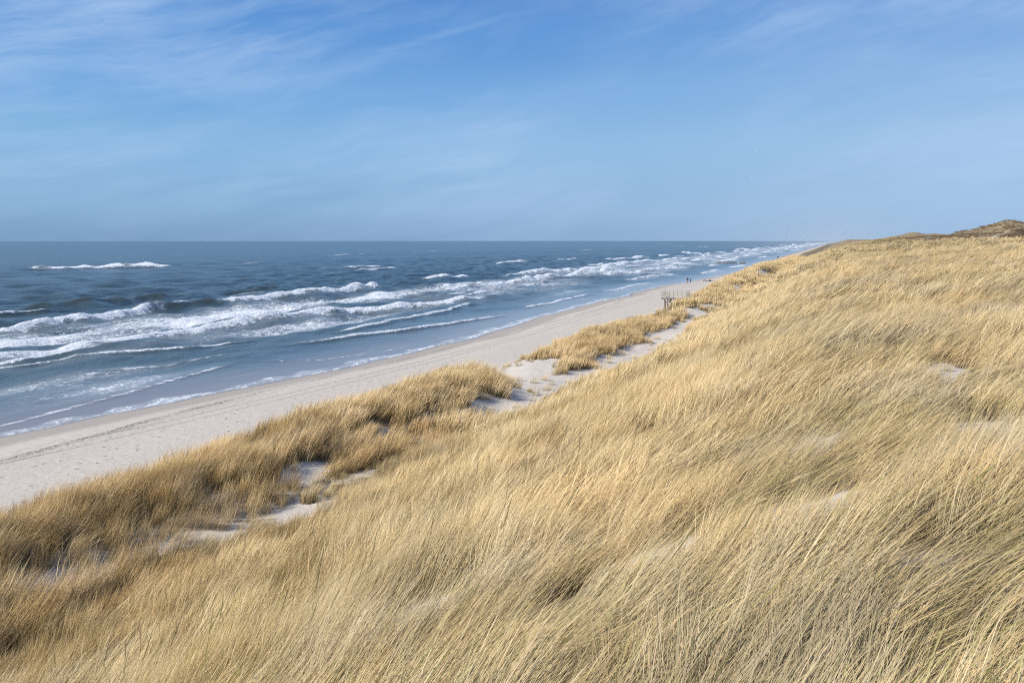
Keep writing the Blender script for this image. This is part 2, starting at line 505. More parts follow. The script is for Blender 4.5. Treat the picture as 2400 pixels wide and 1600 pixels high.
def sheet(sv, tv):
    S, T = np.meshgrid(sv, tv, indexing='ij')
    Z = land_z(S, T)
    X, Y = to_xy(S, T)
    return S, T, X, Y, Z


s_beach = np.concatenate([np.arange(-140, -76, 4.), np.arange(-76, -58, 1.), np.arange(-58, -29.4, .4)])
s_dune = np.concatenate([[s_beach[-1]], np.arange(-29.2, 6, .4), spaced(6, 3500, .5, 1.035)])
S, T, X, Y, Z = sheet(s_beach, tt)
u = S - shore(T)
tide = S - (-45.4 + .9 * np.sin(T / 17.) + 2.0 * sstep(70, 130, T) + .9 * perlin(T / 13., T * 0 + .5, 77) + 4.0 * sstep(250, 360, T))
track = S - (-38.9 - 4.9 * np.exp(-(T - 30) / 26.) + .0025 * np.maximum(T - 120, 0))
# the strandline stands on a low sand step
Z = Z + .16 * np.exp(-((tide + .2) / .8) ** 2) * (u > 3)
beach = grid_mesh('beach', np.stack([X, Y, Z], -1), {'ashore': u, 'tide': tide, 'track': track}, M_BEACH)
tag(beach, 'pale dry sand beach with wheel tracks and strandline beside the surf', 'beach', kind='structure')

edge_row = np.stack([X[-1], Y[-1], Z[-1]], -1)
S, T, X, Y, Z = sheet(s_dune, tt)
P = np.stack([X, Y, Z], -1)
P[0] = edge_row
sandm = np.maximum(sand_mask(S, T), 1 - sstep(-29.5, -27.2, S + .8 * perlin(T / 6., S / 3., 55)))
farm = sstep(230, 330, T)
dzs = np.gradient(Z, axis=0) / np.maximum(np.gradient(S, axis=0), .01)
heath = (sstep(300, 350, T) * np.clip(hill(S, T, 66, 398, 46, 20, .95, 1.2, .12) + hill(S, T, 118, 400, 50, 26, .9, 1.2)
         + hill(S, T, 34, 424, 9, 16, .55) + hill(S, T, 24, 448, 7, 14, .5) + .30 * fbm(S / 22., T / 30., 61, 3) * sstep(0, 20, S), 0, 1))
blow = np.clip(hill(S, T, 58, 420, 8, 12, .75) + hill(S, T, 84, 424, 12, 6, .55) + hill(S, T, 40, 400, 8, 8, .7) + hill(S, T, 76, 426, 6, 5, .6)
               + hill(S, T, 12, 420, 5, 8, .4) + .22 * fbm(S / 25., T / 25., 63, 3), 0, 1)
dunes = grid_mesh('dunes', P, {'sand': sandm, 'far': farm, 'heath': heath, 'blow': blow}, M_DUNE)
tag(dunes, 'white sand dunes rising from the beach under marram grass', 'dunes', kind='structure')


# ------------------------------------------------------------------ sea
sv = np.concatenate([-spaced(160, 24000, .55, 1.03)[::-1], np.arange(-159.6, -70, .42), np.arange(-70, -40, .34)])
tv = np.concatenate([np.arange(-80, 24, 4.), np.arange(24, 250, .55), spaced(250, 28000, .58, 1.016)])
S, T = np.meshgrid(sv, tv, indexing='ij')
shr = shore(T)
U = shr - S                                     # metres of water seaward of the edge
bed = land_z(np.maximum(S, -399), T)
bed = np.where(S < -399, -9, bed)
depth = np.clip(-bed, 0, 12)
ds = np.abs(np.gradient(sv))[:, None] + 0 * T
dt = np.abs(np.gradient(tv))[None, :] + 0 * S
cell = np.maximum(ds, dt * .5)
Z = np.zeros_like(S)
wr = np.random.default_rng(3)
ampf = sstep(.05, 2.2, depth)
for i in range(46):
    lam = 2.6 * (34 / 2.6) ** wr.random()
    th = wr.normal(0, .5)
    kk = 2 * PI / lam
    ph = wr.random() * 2 * PI
    a = .0088 * lam ** .92 * wr.uniform(.5, 1.2)
    fade = 1 - sstep(lam * .22, lam * .42, cell)
    arg = kk * (S * math.cos(th) + T * math.sin(th)) + ph
    Z += a * np.sin(arg) * fade * ampf
foam = np.zeros_like(S)
lift = np.clip((Z - .2) * .9, 0, 1) * sstep(1.2, 2.5, depth) * .5


def breaker(ts_, ss_, H, w=2.4, tail=1.0, rag=.6, seed=0, foamk=1.0, back=5., unbroken=False):
    """one crest line given by points along the coast; rolls toward the beach"""
    global Z, foam, lift
    ts_ = np.array(ts_, float); ss_ = np.array(ss_, float)
    sel = (tv > ts_[0] - 12) & (tv < ts_[-1] + 12)
    if not sel.any(): return
    a, b = np.argmax(sel), len(sel) - np.argmax(sel[::-1])
    smn, smx = ss_.min() - 14 - back * 3, ss_.max() + 16 + w * 3
    rs = np.where((sv > smn) & (sv < smx))[0]
    r0, r1 = rs[0], rs[-1] + 1
    Tq = T[r0:r1, a:b]; Sq = S[r0:r1, a:b]
    line = np.interp(Tq, ts_, ss_) + rag * perlin(Tq / 9., Tq * 0 + seed * 3.1, seed + 100) + .5 * rag * perlin(Tq / 3.1, Tq * 0 + seed, seed + 130)
    mid = .5 * (ts_[0] + ts_[-1]); half = .5 * (ts_[-1] - ts_[0])
    env = 1 - sstep(.70, 1.04, np.abs(Tq - mid) / half)
    hv = H * env * (1 + .09 * perlin(Tq / 6., Tq * 0 + seed * 1.7, seed + 160))
    q = Sq - line                              # + is shoreward
    prof = np.where(q < 0, np.exp(-(q / back) ** 2), np.exp(-(q / (w * .62)) ** 2))
    rough = fbm(Sq / 1.2, Tq / 1.6, seed + 190, 3) * .15 * min(H, 1.3)
    white = np.where(q < 0, np.exp(-(q / (w * .34)) ** 2), np.exp(-(q / (w * (.95 if H > .7 else .55))) ** 2))
    dz = hv * prof + (0 if unbroken else rough * white * env)
    Z[r0:r1, a:b] += dz
    if unbroken:
        lift[r0:r1, a:b] = np.maximum(lift[r0:r1, a:b], env * .6 * np.exp(-((q - .8) / (w * .8)) ** 2))
        foam[r0:r1, a:b] = np.maximum(foam[r0:r1, a:b], foamk * env * np.exp(-(q / .6) ** 2))
        return
    brk = .95 + .30 * perlin(Tq / 4.3, Tq * 0 + seed * 2.3, seed + 210) + .22 * perlin(Sq / .8, Tq / 1.6, seed + 220)
    f = np.clip(white * brk, 0, 1.0) * env * foamk
    f = np.maximum(f, tail * env * np.where(q > 0, .75 * np.exp(-q / 9.), .55 * np.exp(q / 5.)))
    foam[r0:r1, a:b] = np.maximum(foam[r0:r1, a:b], f)


# main inner breakers, surveyed along the coast
breaker([30, 58, 81, 98, 116, 126], [-110, -113.5, -118, -122, -126.6, -127.6], 1.35, 2.8, .8, .7, 1, 1.1)
breaker([128, 150, 168, 184, 205, 216], [-126, -127, -127.8, -128.5, -132, -133.5], 1.45, 3.2, .85, .7, 2, 1.1)
breaker([112, 120, 128, 136], [-126, -127.2, -127.2, -126.5], 1.2, 2.4, 0, .2, 3, .2, 4, True)
breaker([20, 40, 64, 83, 99, 131, 156, 186], [-95, -94.5, -93, -90.8, -92, -91.5, -83, -79], .85, 2.6, .85, .7, 4, 1.1)
breaker([44, 57, 70, 84], [-90, -88.2, -87.2, -86.5], .5, 1.5, .5, .4, 5)
breaker([52, 66, 81, 92], [-88, -84.8, -79.6, -77.8], .34, 1.0, .12, .5, 6, .95)
breaker([98, 106, 125, 148, 160], [-73.5, -71.2, -72, -74, -76], .5, 1.3, .35, .5, 7)
breaker([84, 96, 112, 127, 140], [-69.5, -66.7, -63, -60.6, -58], .42, 1.1, .12, .5, 8)
breaker([150, 165, 185, 200], [-62, -61, -61.5, -60.5], .42, 1.2, .55, .6, 9)
breaker([205, 218, 240, 262], [-61, -60, -61, -58], .45, 1.3, .7, .6, 10)
breaker([36, 48, 58, 66, 73.5], [-59.2, -60.6, -62.3, -64, -65.2], .16, .55, .10, .25, 11, .92, 2.)
breaker([73, 78, 86, 96], [-65.2, -57.5, -54.6, -53.8], .08, .5, .15, .3, 12, .8, 1.5)
breaker([58, 66, 74, 80], [-73.8, -72.8, -71.6, -70.4], .2, .6, .1, .3, 13, .8, 2.)
breaker([84, 94, 102, 110], [-141, -141.5, -142.3, -143], 1.3, 2.6, 0, .3, 14, .9, 4, True)
breaker([92, 97.5, 101], [-141.4, -141.6, -141.9], .4, 1.3, .1, .2, 15)
breaker([105, 122, 138, 150], [-150, -151, -152.5, -153], 1.0, 2.6, 0, .3, 16, 0, 4, True)
breaker([160, 175, 190], [-152, -153, -154], .9, 2.6, 0, .3, 17, 0, 4, True)
breaker([205, 214, 226, 240], [-110, -110.5, -111, -109], .6, 2.6, 1., .8, 18)
breaker([196, 206, 218], [-103, -104, -103], .45, 2.6, 1., .8, 19)
breaker([178, 190, 206], [-93, -92, -91], .6, 2.2, .9, .8, 20)
breaker([222, 240, 262], [-104, -102, -97], .6, 2.6, 1., .8, 21)
breaker([250, 262, 276], [-141, -138, -134], .8, 2.8, .7, .6, 22)
breaker([262, 300, 350, 420, 510], [-121, -119, -117, -117, -115], 1.15, 3.6, 1., 1., 23)
breaker([240, 280, 330, 380], [-106, -104, -101, -98], .9, 3.4, 1., 1., 24)
breaker([300, 340, 405], [-92, -86, -77], .9, 3.0, .9, 1., 25)
breaker([268, 290, 325], [-72, -70, -64], .6, 2.2, .9, .8, 26)
breaker([330, 352, 385], [-56, -55, -56], .5, 1.8, .9, .6, 27)
breaker([250, 272, 300, 318], [-349, -344, -333, -323], 2.3, 5.5, .5, 1.2, 28, 1.35)
breaker([150, 190, 230], [-360, -356, -351], .4, 2.0, .3, 1., 29, .6)
breaker([310, 350, 400], [-324, -322, -318], .3, 2., .3, 1., 30, .62)
br = np.random.default_rng(12)
tq = 400.
while tq < 4200:
    ln = 30 * (1 + tq / 700)
    for base in (-62, -80, -101, -122, -146):
        if br.random() < .62:
            a = tq + br.uniform(-.6, .6) * ln
            l = ln * br.uniform(.5, 1.3)
            o = br.uniform(-7, 7)
            breaker([a, a + .5 * l, a + l], [base + o, base + o + br.uniform(-3, 3), base + o + br.uniform(-3, 3)], br.uniform(.6, 1.15) * (1 if base < -70 else .5), 3.6 + tq / 900, .9, 1.4, int(br.integers(40, 900)))
    tq += ln * .7
for (a, l, s0) in ((560, 150, -420), (760, 120, -470), (980, 150, -560), (330, 36, -230), (305, 30, -205), (420, 50, -190), (520, 40, -186), (1250, 260, -560), (1600, 160, -330), (1450, 120, -250), (1900, 150, -420), (2300, 300, -520), (980, 90, -330)):
    breaker([a, a + l * .5, a + l], [s0, s0 + 2, s0 + 4], .75, 3. + l / 60, .35, 1.5, int(br.integers(40, 900)), .85)
# lacy foam left between the lines, and scattered whitecaps offshore
lace = .0 * S
lace += hill(S, T, -106, 78, 11, 44, .80, 1.6) + hill(S, T, -110, 150, 14, 48, .70, 1.6) + hill(S, T, -84, 160, 9, 40, .40, 1.4) + hill(S, T, -96, 230, 24, 50, .60, 1.6)
lace += hill(S, T, -84, 70, 3.5, 34, .38) + hill(S, T, -82, 110, 7, 26, .46, 1.4) + hill(S, T, -138, 136, 4.5, 16, .5) + hill(S, T, -141, 168, 5, 26, .55) + hill(S, T, -66, 60, 3, 14, .46) + hill(S, T, -68, 190, 7, 40, .44)
lace += sstep(250, 330, T) * .58 * np.exp(-((S + 96) / 36.) ** 4)
lace += hill(S, T, -64, 44, 4, 16, .25) + hill(S, T, -61, 62, 3.5, 12, .27) + hill(S, T, -72, 66, 4, 20, .32) + hill(S, T, -57, 90, 4, 18, .32)
lace += hill(S, T, -73, 52, 6, 16, .34) + hill(S, T, -60, 128, 4, 22, .3)
lace += hill(S, T, -232, 330, 10, 60, .42) + hill(S, T, -205, 290, 8, 40, .4)
lace *= 1 + .35 * perlin(S / 13., T / 26., 301)
foam = np.maximum(foam, np.clip(lace, 0, .9))
wc = perlin(S / 7., T / 16., 333) * .6 + perlin(S / 23., T / 40., 334) * .6
foam = np.maximum(foam, (sstep(.66, .86, wc) * .62) * sstep(-118, -170, S) * np.clip(1 - (-S - 900) / 3000, .0, 1))
# swash edge
arc = 3.4 + 2.4 * np.abs(np.sin(T / 8.5 + .8 * perlin(T / 20., T * 0, 405)))
edge2 = .50 * np.exp(-((U - arc) / .40) ** 2) * sstep(-.1, .35, perlin(T / 10., T * 0 + 4., 406))
wide_ = 1.5 + 1.3 * perlin(T / 7., T * 0 + 2.2, 401) + .9 * perlin(T / 2.4, T * 0 + 3.1, 408)
edge = np.maximum(edge2, np.clip(.60 + .22 * perlin(T / 4., S / 2., 409), 0, .85) * sstep(wide_ + .9, wide_ - .5, U))
edge = np.maximum(edge, .72 * np.exp(-((U - .3) / .35) ** 2)) * np.interp(T, [0, 120, 300, 600], [1, 1, .8, .6])
foam = np.maximum(foam, edge)
foam = np.where(U < -.2, np.minimum(foam, .6), foam)
Z = Z * sstep(-.2, 14, U) * 1. + .04 - .03 * sstep(0, 6, U) + np.where(U < 14, 0, 0)
Z = np.where(U < 0, .02, Z)
X, Y = to_xy(S, T)
# curvature of the earth lowers the far water a little
Z = Z - (X * X + Y * Y) / (2 * 6.371e6) * .86
sea = grid_mesh('sea', np.stack([X, Y, Z], -1), {'foam': foam, 'depth': depth, 'lift': np.clip(lift, 0, 1)}, M_SEA)
tag(sea, 'blue grey sea with rows of white breakers rolling to the beach', 'sea', kind='structure')


# ------------------------------------------------------------------ marram grass
def tuft_mesh(name, nbl, rad, hgt, width, mat, seg=4, seed=0, bend=(35, 75), spread=26, spike=0, greenp=.32):
    r = np.random.default_rng(seed)
    n = nbl
    ra = rad * np.sqrt(r.random(n)); aa = r.random(n) * 2 * PI
    bx, by = ra * np.cos(aa), ra * np.sin(aa)
    L = hgt * r.uniform(.55, 1.08, n)
    th0 = np.radians(r.uniform(2, 20, n)); az0 = r.random(n) * 2 * PI
    azw = np.radians(r.normal(0, spread, n))
    stray = r.random(n) < .08
    azw = np.where(stray, r.uniform(-2.4, 2.4, n), azw)
    bd = np.radians(r.uniform(bend[0], bend[1], n))
    w = width * np.clip(np.exp(r.normal(-.12, .42, n)), .35, 2.3)
    rnd = r.random(n); gr = (r.random(n) < greenp) * r.uniform(.35, 1, n)
    if spike:
        L[:spike] = hgt * r.uniform(1.05, 1.3, spike); bd[:spike] = np.radians(r.uniform(8, 30, spike)); w[:spike] *= .8
        rnd[:spike] = .0
    P = np.zeros((n, seg + 1, 3)); P[:, 0, 0] = bx; P[:, 0, 1] = by; P[:, 0, 2] = -.04
    d0 = np.stack([np.sin(th0) * np.cos(az0), np.sin(th0) * np.sin(az0)], -1)
    wv_ = np.stack([np.cos(azw), np.sin(azw)], -1)
    wid = np.zeros((n, seg + 1, 3))
    tw = r.uniform(-.75, .75, n)
    for i in range(1, seg + 1):
        q = (i - .5) / seg
        ang = bd * q ** 1.15
        h = d0 * (1 - q)[..., None] if np.ndim(q) else d0 * (1 - q)
        h = h + wv_ * np.sin(ang)[:, None]
        vz = np.cos(ang) * np.cos(th0 * (1 - q))
        v = np.concatenate([h, vz[:, None]], 1)
        v /= np.linalg.norm(v, axis=1)[:, None]
        P[:, i] = P[:, i - 1] + v * (L / seg)[:, None]
    for i in range(seg + 1):
        q = i / seg
        a = azw + PI / 2 + tw
        taper = (1 - q ** 2.2) * .96 + .04
        if i == 0: taper = .8
        ww = w * taper
        if spike:
            ww = ww.copy(); ww[:spike] = np.where(q > .7, w[:spike] * 2.6 * (1.04 - q) / .3 + .001, w[:spike] * .7)
        wid[:, i] = np.stack([np.cos(a) * ww * .5, np.sin(a) * ww * .5, 0 * a], -1)
    V = np.stack([P - wid, P + wid], 2).reshape(n, (seg + 1) * 2, 3)
    base = (np.arange(n) * (seg + 1) * 2)[:, None, None]
    i = np.arange(seg)
    q4 = np.stack([2 * i, 2 * i + 1, 2 * i + 3, 2 * i + 2], -1)[None] + base
    q4 = q4.reshape(-1, 4)
    me = bpy.data.meshes.new(name)
    nv = n * (seg + 1) * 2
    me.vertices.add(nv); me.vertices.foreach_set('co', V.reshape(-1).astype(np.float32))
    me.loops.add(len(q4) * 4); me.loops.foreach_set('vertex_index', q4.reshape(-1).astype(np.int32))
    me.polygons.add(len(q4)); me.polygons.foreach_set('loop_start', np.arange(0, len(q4) * 4, 4, dtype=np.int32))
    me.polygons.foreach_set('use_smooth', np.ones(len(q4), bool))
    me.update(calc_edges=True)
    col = np.zeros((n, seg + 1, 2, 4)); col[..., 0] = rnd[:, None, None]
    col[..., 1] = (np.arange(seg + 1) / seg)[None, :, None]; col[..., 2] = gr[:, None, None]; col[..., 3] = 1
    at = me.color_attributes.new('blade', 'FLOAT_COLOR', 'POINT')
    at.data.foreach_set('color', col.reshape(-1).astype(np.float32))
    me.materials.append(mat)
    return me


def proto_set(cname, mat, specs):
    col = bpy.data.collections.new(cname)
    for i, sp in enumerate(specs):
        o = bpy.data.objects.new('%s_%02d' % (cname, i), tuft_mesh('%s_%02d' % (cname, i), mat=mat, seed=i * 13 + 5, **sp))
        col.objects.link(o)
    return col


NV = 6
# four detail levels, NV variants each (names sort in this order)
LOD = []
for v in range(NV):
    LOD.append(dict(nbl=74, rad=.20, hgt=.90, width=.0052, seg=6, bend=(10, 46), spread=18, spike=2 if v == 4 else 0))
for v in range(NV):
    LOD.append(dict(nbl=66, rad=.26, hgt=.86, width=.0088, seg=5, bend=(16, 56), spread=20, spike=1 if v == 4 else 0))
for v in range(NV):
    LOD.append(dict(nbl=60, rad=.42, hgt=.90, width=.020, seg=4, bend=(20, 60), spread=22))
for v in range(NV):
    LOD.append(dict(nbl=60, rad=.95, hgt=.95, width=.060, seg=3))
COL_A = proto_set('tuft', M_GRASS, LOD)
LODB = [dict(d, bend=(22, 55), hgt=d['hgt'] * 1.08, greenp=.10) for d in LOD]
COL_B = proto_set('ridge_tuft', M_RIDGE, LODB)
COL_C = proto_set('hill_tuft', mat_grass('hill_straw', (.46, .44, .43), .4), [dict(d, bend=(22, 55), greenp=.1) for d in LOD[18:24]])
COL_H = proto_set('heather_tuft', M_HEATH, [dict(nbl=70, rad=1.3, hgt=.7, width=.07, seg=3, bend=(0, 25), spread=90) for v in range(4)])


def worley(s, t, size, seed):
    """distance to the nearest tussock heart (in cells) and a random number of that tussock"""
    x, y = s / size, t / size
    x0, y0 = np.floor(x), np.floor(y)
    best = np.full(x.shape, 9.); rid = np.zeros(x.shape)
    for ox in (-1, 0, 1):
        for oy in (-1, 0, 1):
            h1 = _hash(x0 + ox, y0 + oy, seed) / (2 * PI); h2 = _hash(x0 + ox, y0 + oy, seed + 5) / (2 * PI)
            d = np.hypot(x0 + ox + h1 - x, y0 + oy + h2 - y)
            m = d < best
            best = np.where(m, d, best); rid = np.where(m, _hash(x0 + ox, y0 + oy, seed + 9) / (2 * PI), rid)
    return best, rid


def scatter(tiers, region):
    """jittered points over the land, thinned by sand and by the field of detail levels"""
    out = []
    for lv, (d0, d1, dens, smin, smax) in enumerate(tiers):
        step = dens ** -.5
        # bounding box of the visible wedge with a margin on both sides
        n = int((2.6 * d1 / step)) + 1
        xs = (np.arange(-int(.95 * d1 / step) - 2, int(1.05 * d1 / step) + 3)) * step
        ys = (np.arange(int(-3 / step) if lv == 0 else 0, int(d1 / step) + 2)) * step
        Xg, Yg = np.meshgrid(xs, ys)
        Xg = (Xg + (rng.random(Xg.shape) - .5) * step * 1.15).ravel(); Yg = (Yg + (rng.random(Yg.shape) - .5) * step * 1.15).ravel()
        d = np.hypot(Xg, Yg) * (1 + .06 * rng.standard_normal(Xg.shape))
        ok = (d >= d0) & (d < d1) & (np.abs(Xg) < Yg * .80 + 4.5)
        Xg, Yg, d = Xg[ok], Yg[ok], d[ok]
        s, t = to_st(Xg, Yg)
        ok = region(s, t)
        Xg, Yg, s, t, d = Xg[ok], Yg[ok], s[ok], t[ok], d[ok]
        sm = sand_mask(s, t)
        cl = .55 + .7 * perlin(s / 1.6, t / 1.9, 71) + .6 * perlin(s / .7, t / .7, 72) + .35 * perlin(s / 5., t / 8., 73)
        wd, wid = worley(s + .35 * perlin(s / .9, t / .9, 74), t + .35 * perlin(s / .9, t / .9, 75), 1.55, 501)
        cl = cl + .75 - 1.35 * wd + .5 * (wid - .5)
        keep = rng.random(len(s)) < np.clip(1.12 - 1.08 * sm ** .8, .0, 1) * np.clip(.60 + .62 * cl, .07, 1)
        out.append((Xg[keep], Yg[keep], s[keep], t[keep], d[keep], sm[keep], np.full(keep.sum(), lv), cl[keep], rng.uniform(smin, smax, keep.sum())))
    return [np.concatenate(c) for c in zip(*out)]


def grass_object(name, tiers, region, col, lean0, nvar=NV, azm=14., short=None):
    Xg, Yg, s, t, d, sm, lv, cl, scl = scatter(tiers, region)
    n = len(Xg)
    Zg = land_z(s, t)
    me = bpy.data.meshes.new(name)
    me.vertices.add(n)
    me.vertices.foreach_set('co', np.stack([Xg, Yg, Zg], -1).reshape(-1).astype(np.float32))
    lowf = fbm(Xg / 9. + 3, Yg / 14., 81, 3); mid = perlin(Xg / 2.6, Yg / 2.6, 83)
    _, wid = worley(s + .35 * perlin(s / .9, t / .9, 74), t + .35 * perlin(s / .9, t / .9, 75), 1.55, 501)
    wd2, wid2 = worley(s, t, 4.6, 777)
    az = np.radians(azm + 12 * lowf + 14 * mid + 44 * (wid - .5) + 10 * (wid2 - .5) + 13 * rng.standard_normal(n))
    wid_b = (wid * 7.31) % 1.
    tilt = np.radians(lean0(s, t) + 8 * lowf + 8 * mid + 20 * (wid_b - .5) + 6 * rng.standard_normal(n))
    tone = np.clip(1.1 * ((wid * 13.7) % 1. - .5) + .9 * ((wid2 * 5.3) % 1. - .5) + .25 * rng.standard_normal(n), -1, 1)
    eul = np.stack([np.radians(rng.normal(0, 7, n)), tilt, az], -1)
    sc_ = scl * (1 - .45 * sm) * np.clip(.84 + .26 * cl, .5, 1.3) * (.88 + .26 * wid2)
    if short is not None: sc_ = sc_ * short(s, t)
    var = rng.integers(0, nvar, n)
    a = me.attributes.new('turn', 'FLOAT_VECTOR', 'POINT'); a.data.foreach_set('vector', eul.reshape(-1).astype(np.float32))
    a = me.attributes.new('size', 'FLOAT', 'POINT'); a.data.foreach_set('value', sc_.astype(np.float32))
    a = me.attributes.new('kind_index', 'INT', 'POINT'); a.data.foreach_set('value', (lv * nvar + var).astype(np.int32))
    a = me.attributes.new('tone', 'FLOAT', 'POINT'); a.data.foreach_set('value', tone.astype(np.float32))
    o = bpy.data.objects.new(name, me); C.objects.link(o)
    ng = bpy.data.node_groups.new(name + '_spread', 'GeometryNodeTree')
    ng.interface.new_socket('Geometry', in_out='INPUT', socket_type='NodeSocketGeometry')
    ng.interface.new_socket('Geometry', in_out='OUTPUT', socket_type='NodeSocketGeometry')
    N = ng.nodes
    gi, go = N.new('NodeGroupInput'), N.new('NodeGroupOutput')
    ci = N.new('GeometryNodeCollectionInfo'); ci.inputs['Collection'].default_value = col; ci.inputs['Separate Children'].default_value = True; ci.inputs['Reset Children'].default_value = True
    ip = N.new('GeometryNodeInstanceOnPoints'); ip.inputs['Pick Instance'].default_value = True

    def na(nm, ty):
        q = N.new('GeometryNodeInputNamedAttribute'); q.data_type = ty; q.inputs['Name'].default_value = nm
        return next(x for x in q.outputs if x.enabled and x.name == 'Attribute')
    er = N.new('FunctionNodeEulerToRotation')
    L = ng.links.new
    L(na('turn', 'FLOAT_VECTOR'), er.inputs[0]); L(er.outputs[0], ip.inputs['Rotation'])
    L(na('size', 'FLOAT'), ip.inputs['Scale']); L(na('kind_index', 'INT'), ip.inputs['Instance Index'])
    L(ci.outputs[0], ip.inputs['Instance']); L(gi.outputs[0], ip.inputs['Points']); L(ip.outputs[0], go.inputs[0])
    md = o.modifiers.new('spread', 'NODES'); md.node_group = ng
    print(name, n)
    return o


TIERS = [(0, 13, 16.5, .85, 1.2), (13, 38, 11, .85, 1.25), (38, 110, 4.6, .85, 1.25), (110, 470, .62, .8, 1.2)]
field = grass_object('marram_grass', TIERS, lambda s, t: (s > -18.6 + .8 * np.sin(t / 5.)) & (t < 470 - 72 * sstep(12, 34, s)), COL_A,
                     lambda s, t: np.interp(s, [-18, -10, -5, -1.5, 4], [9, 19, 28, 40, 47], ), short=lambda s, t: np.interp(s, [-18.6, -15.2], [.66, 1.]))
tag(field, 'straw coloured marram grass bent by wind over the main dune slope', 'grass', kind='stuff')
ridge = grass_object('ridge_grass', TIERS, lambda s, t: ((np.abs(s + 28.3 - .5 * np.sin(t / 6.)) < .42) & (t > 60) & (t < 106)) | (s <= -18.6 + .8 * np.sin(t / 5.)) & (s > -29.3 + 1.0 * perlin(t / 6., t * 0 + 4., 88) + 1.0 * (t > 52) + 2.4 * sstep(70, 100, t) * sstep(165, 142, t) + 1.3 * sstep(96, 103, t) * sstep(127, 118, t)) & (t < 420), COL_B,
                     lambda s, t: 6 + 0 * s, short=lambda s, t: np.interp(s, [-31, -27, -25], [.5, .8, 1.]) * (1 - .38 * sstep(94, 101, t) * sstep(122, 113, t) * sstep(-21, -23.5, s)))
tag(ridge, 'golden marram grass standing along the low front dune beside the beach', 'grass', kind='stuff')


# ------------------------------------------------------------------ things on the beach
M_WOODL = mat_wood('weathered_pine', (.60, .55, .48), .72)
M_WOODD = mat_wood('old_piles_beam_shade', (.25, .20, .16), .55)
M_DRIFT = mat_wood('driftwood', (.25, .175, .115), .5)
M_SKIN = simple_mat('skin', (.55, .36, .27), .6, .1)
M_NAVY = simple_mat('navy_cloth', (.022, .032, .085), .8, .3)
M_TAN = simple_mat('tan_cloth', (.42, .30, .19), .85, .15)
M_DARK = simple_mat('dark_cloth', (.035, .033, .042), .8, .3)
M_PLUM = simple_mat('plum_cloth', (.062, .052, .085), .8, .3)
M_CREAM = simple_mat('cream_wool', (.74, .69, .63), .9, .1)
M_HAIR = simple_mat('hair', (.10, .065, .04), .7, .3)
M_FAIR = simple_mat('fair_hair', (.50, .40, .28), .7, .2)
M_BLACK = simple_mat('tarred_box', (.030, .028, .024), .7, .4)
M_GULL = simple_mat('gull_white', (.80, .80, .79), .7, .06)
M_GULLG = simple_mat('gull_grey', (.42, .44, .47), .7, .1)
M_GULLB = simple_mat('gull_black', (.04, .04, .045), .7, .1)
M_BEAK = simple_mat('gull_yellow', (.62, .40, .06), .6, .1)




def box_bm(bm, c, size, rot=None, bev=.006):
    r = bmesh.ops.create_cube(bm, size=1)
    vs = r['verts']
    m = Matrix.Translation(c) @ (rot.to_4x4() if rot else Matrix.Identity(4)) @ Matrix.Diagonal((*size, 1))
    bmesh.ops.transform(bm, matrix=m, verts=vs)
    if bev:
        es = list({e for v in vs for e in v.link_edges})
        bmesh.ops.bevel(bm, geom=es, offset=bev, segments=1, affect='EDGES')


def bar_bm(bm, a, b, w, h, bev=.006):
    a, b = Vector(a), Vector(b); d = b - a
    x = d.normalized(); z = Vector((0, 0, 1))
    if abs(x.dot(z)) > .95: z = Vector((1, 0, 0))
    y = z.cross(x).normalized(); z = x.cross(y)
    box_bm(bm, (a + b) / 2, (d.length, w, h), Matrix((x, y, z)).transposed(), bev)


def tube_bm(bm, pts, rad, n=8):
    rings = []
    for i, p in enumerate(pts):
        p = Vector(p)
        d = (Vector(pts[min(i + 1, len(pts) - 1)]) - Vector(pts[max(i - 1, 0)])).normalized()
        u = d.orthogonal().normalized(); v = d.cross(u)
        r = rad[i] if hasattr(rad, '__len__') else rad
        rings.append([bm.verts.new(p + (u * math.cos(2 * PI * q / n) + v * math.sin(2 * PI * q / n)) * r) for q in range(n)])
    for a, b in zip(rings, rings[1:]):
        # keep neighbouring rings in step
        off = min(range(n), key=lambda o: sum((a[q].co - b[(q + o) % n].co).length for q in range(0, n, 2)))
        for q in range(n):
            bm.faces.new((a[q], a[(q + 1) % n], b[(q + 1 + off) % n], b[(q + off) % n]))
    bm.faces.new(rings[0][::-1]); bm.faces.new(rings[-1])


def build(name, bm, mat, parent=None, smooth=False):
    bmesh.ops.recalc_face_normals(bm, faces=bm.faces)
    me = bpy.data.meshes.new(name); bm.to_mesh(me); bm.free()
    me.materials.append(mat)
    if smooth: me.polygons.foreach_set('use_smooth', [True] * len(me.polygons))
    return link(name, me, parent)


# ---- timber platform at the foot of the front dune
ps, pt = -28.75, 133.3
px_, py_ = to_xy(ps, pt)
DECK = 4.50
plat = empty('viewing_platform', (px_, py_, 0), -ANG)        # local x runs inland, local y along the coast
tag(plat, 'weathered timber viewing platform with railings on posts at the dune foot', 'platform')
LX, LY = 4.15, 3.3


def lz(x, y):
    a, b = to_xy(ps + x, pt + y)
    return float(land_z(np.array([ps + x]), np.array([pt + y]))[0])


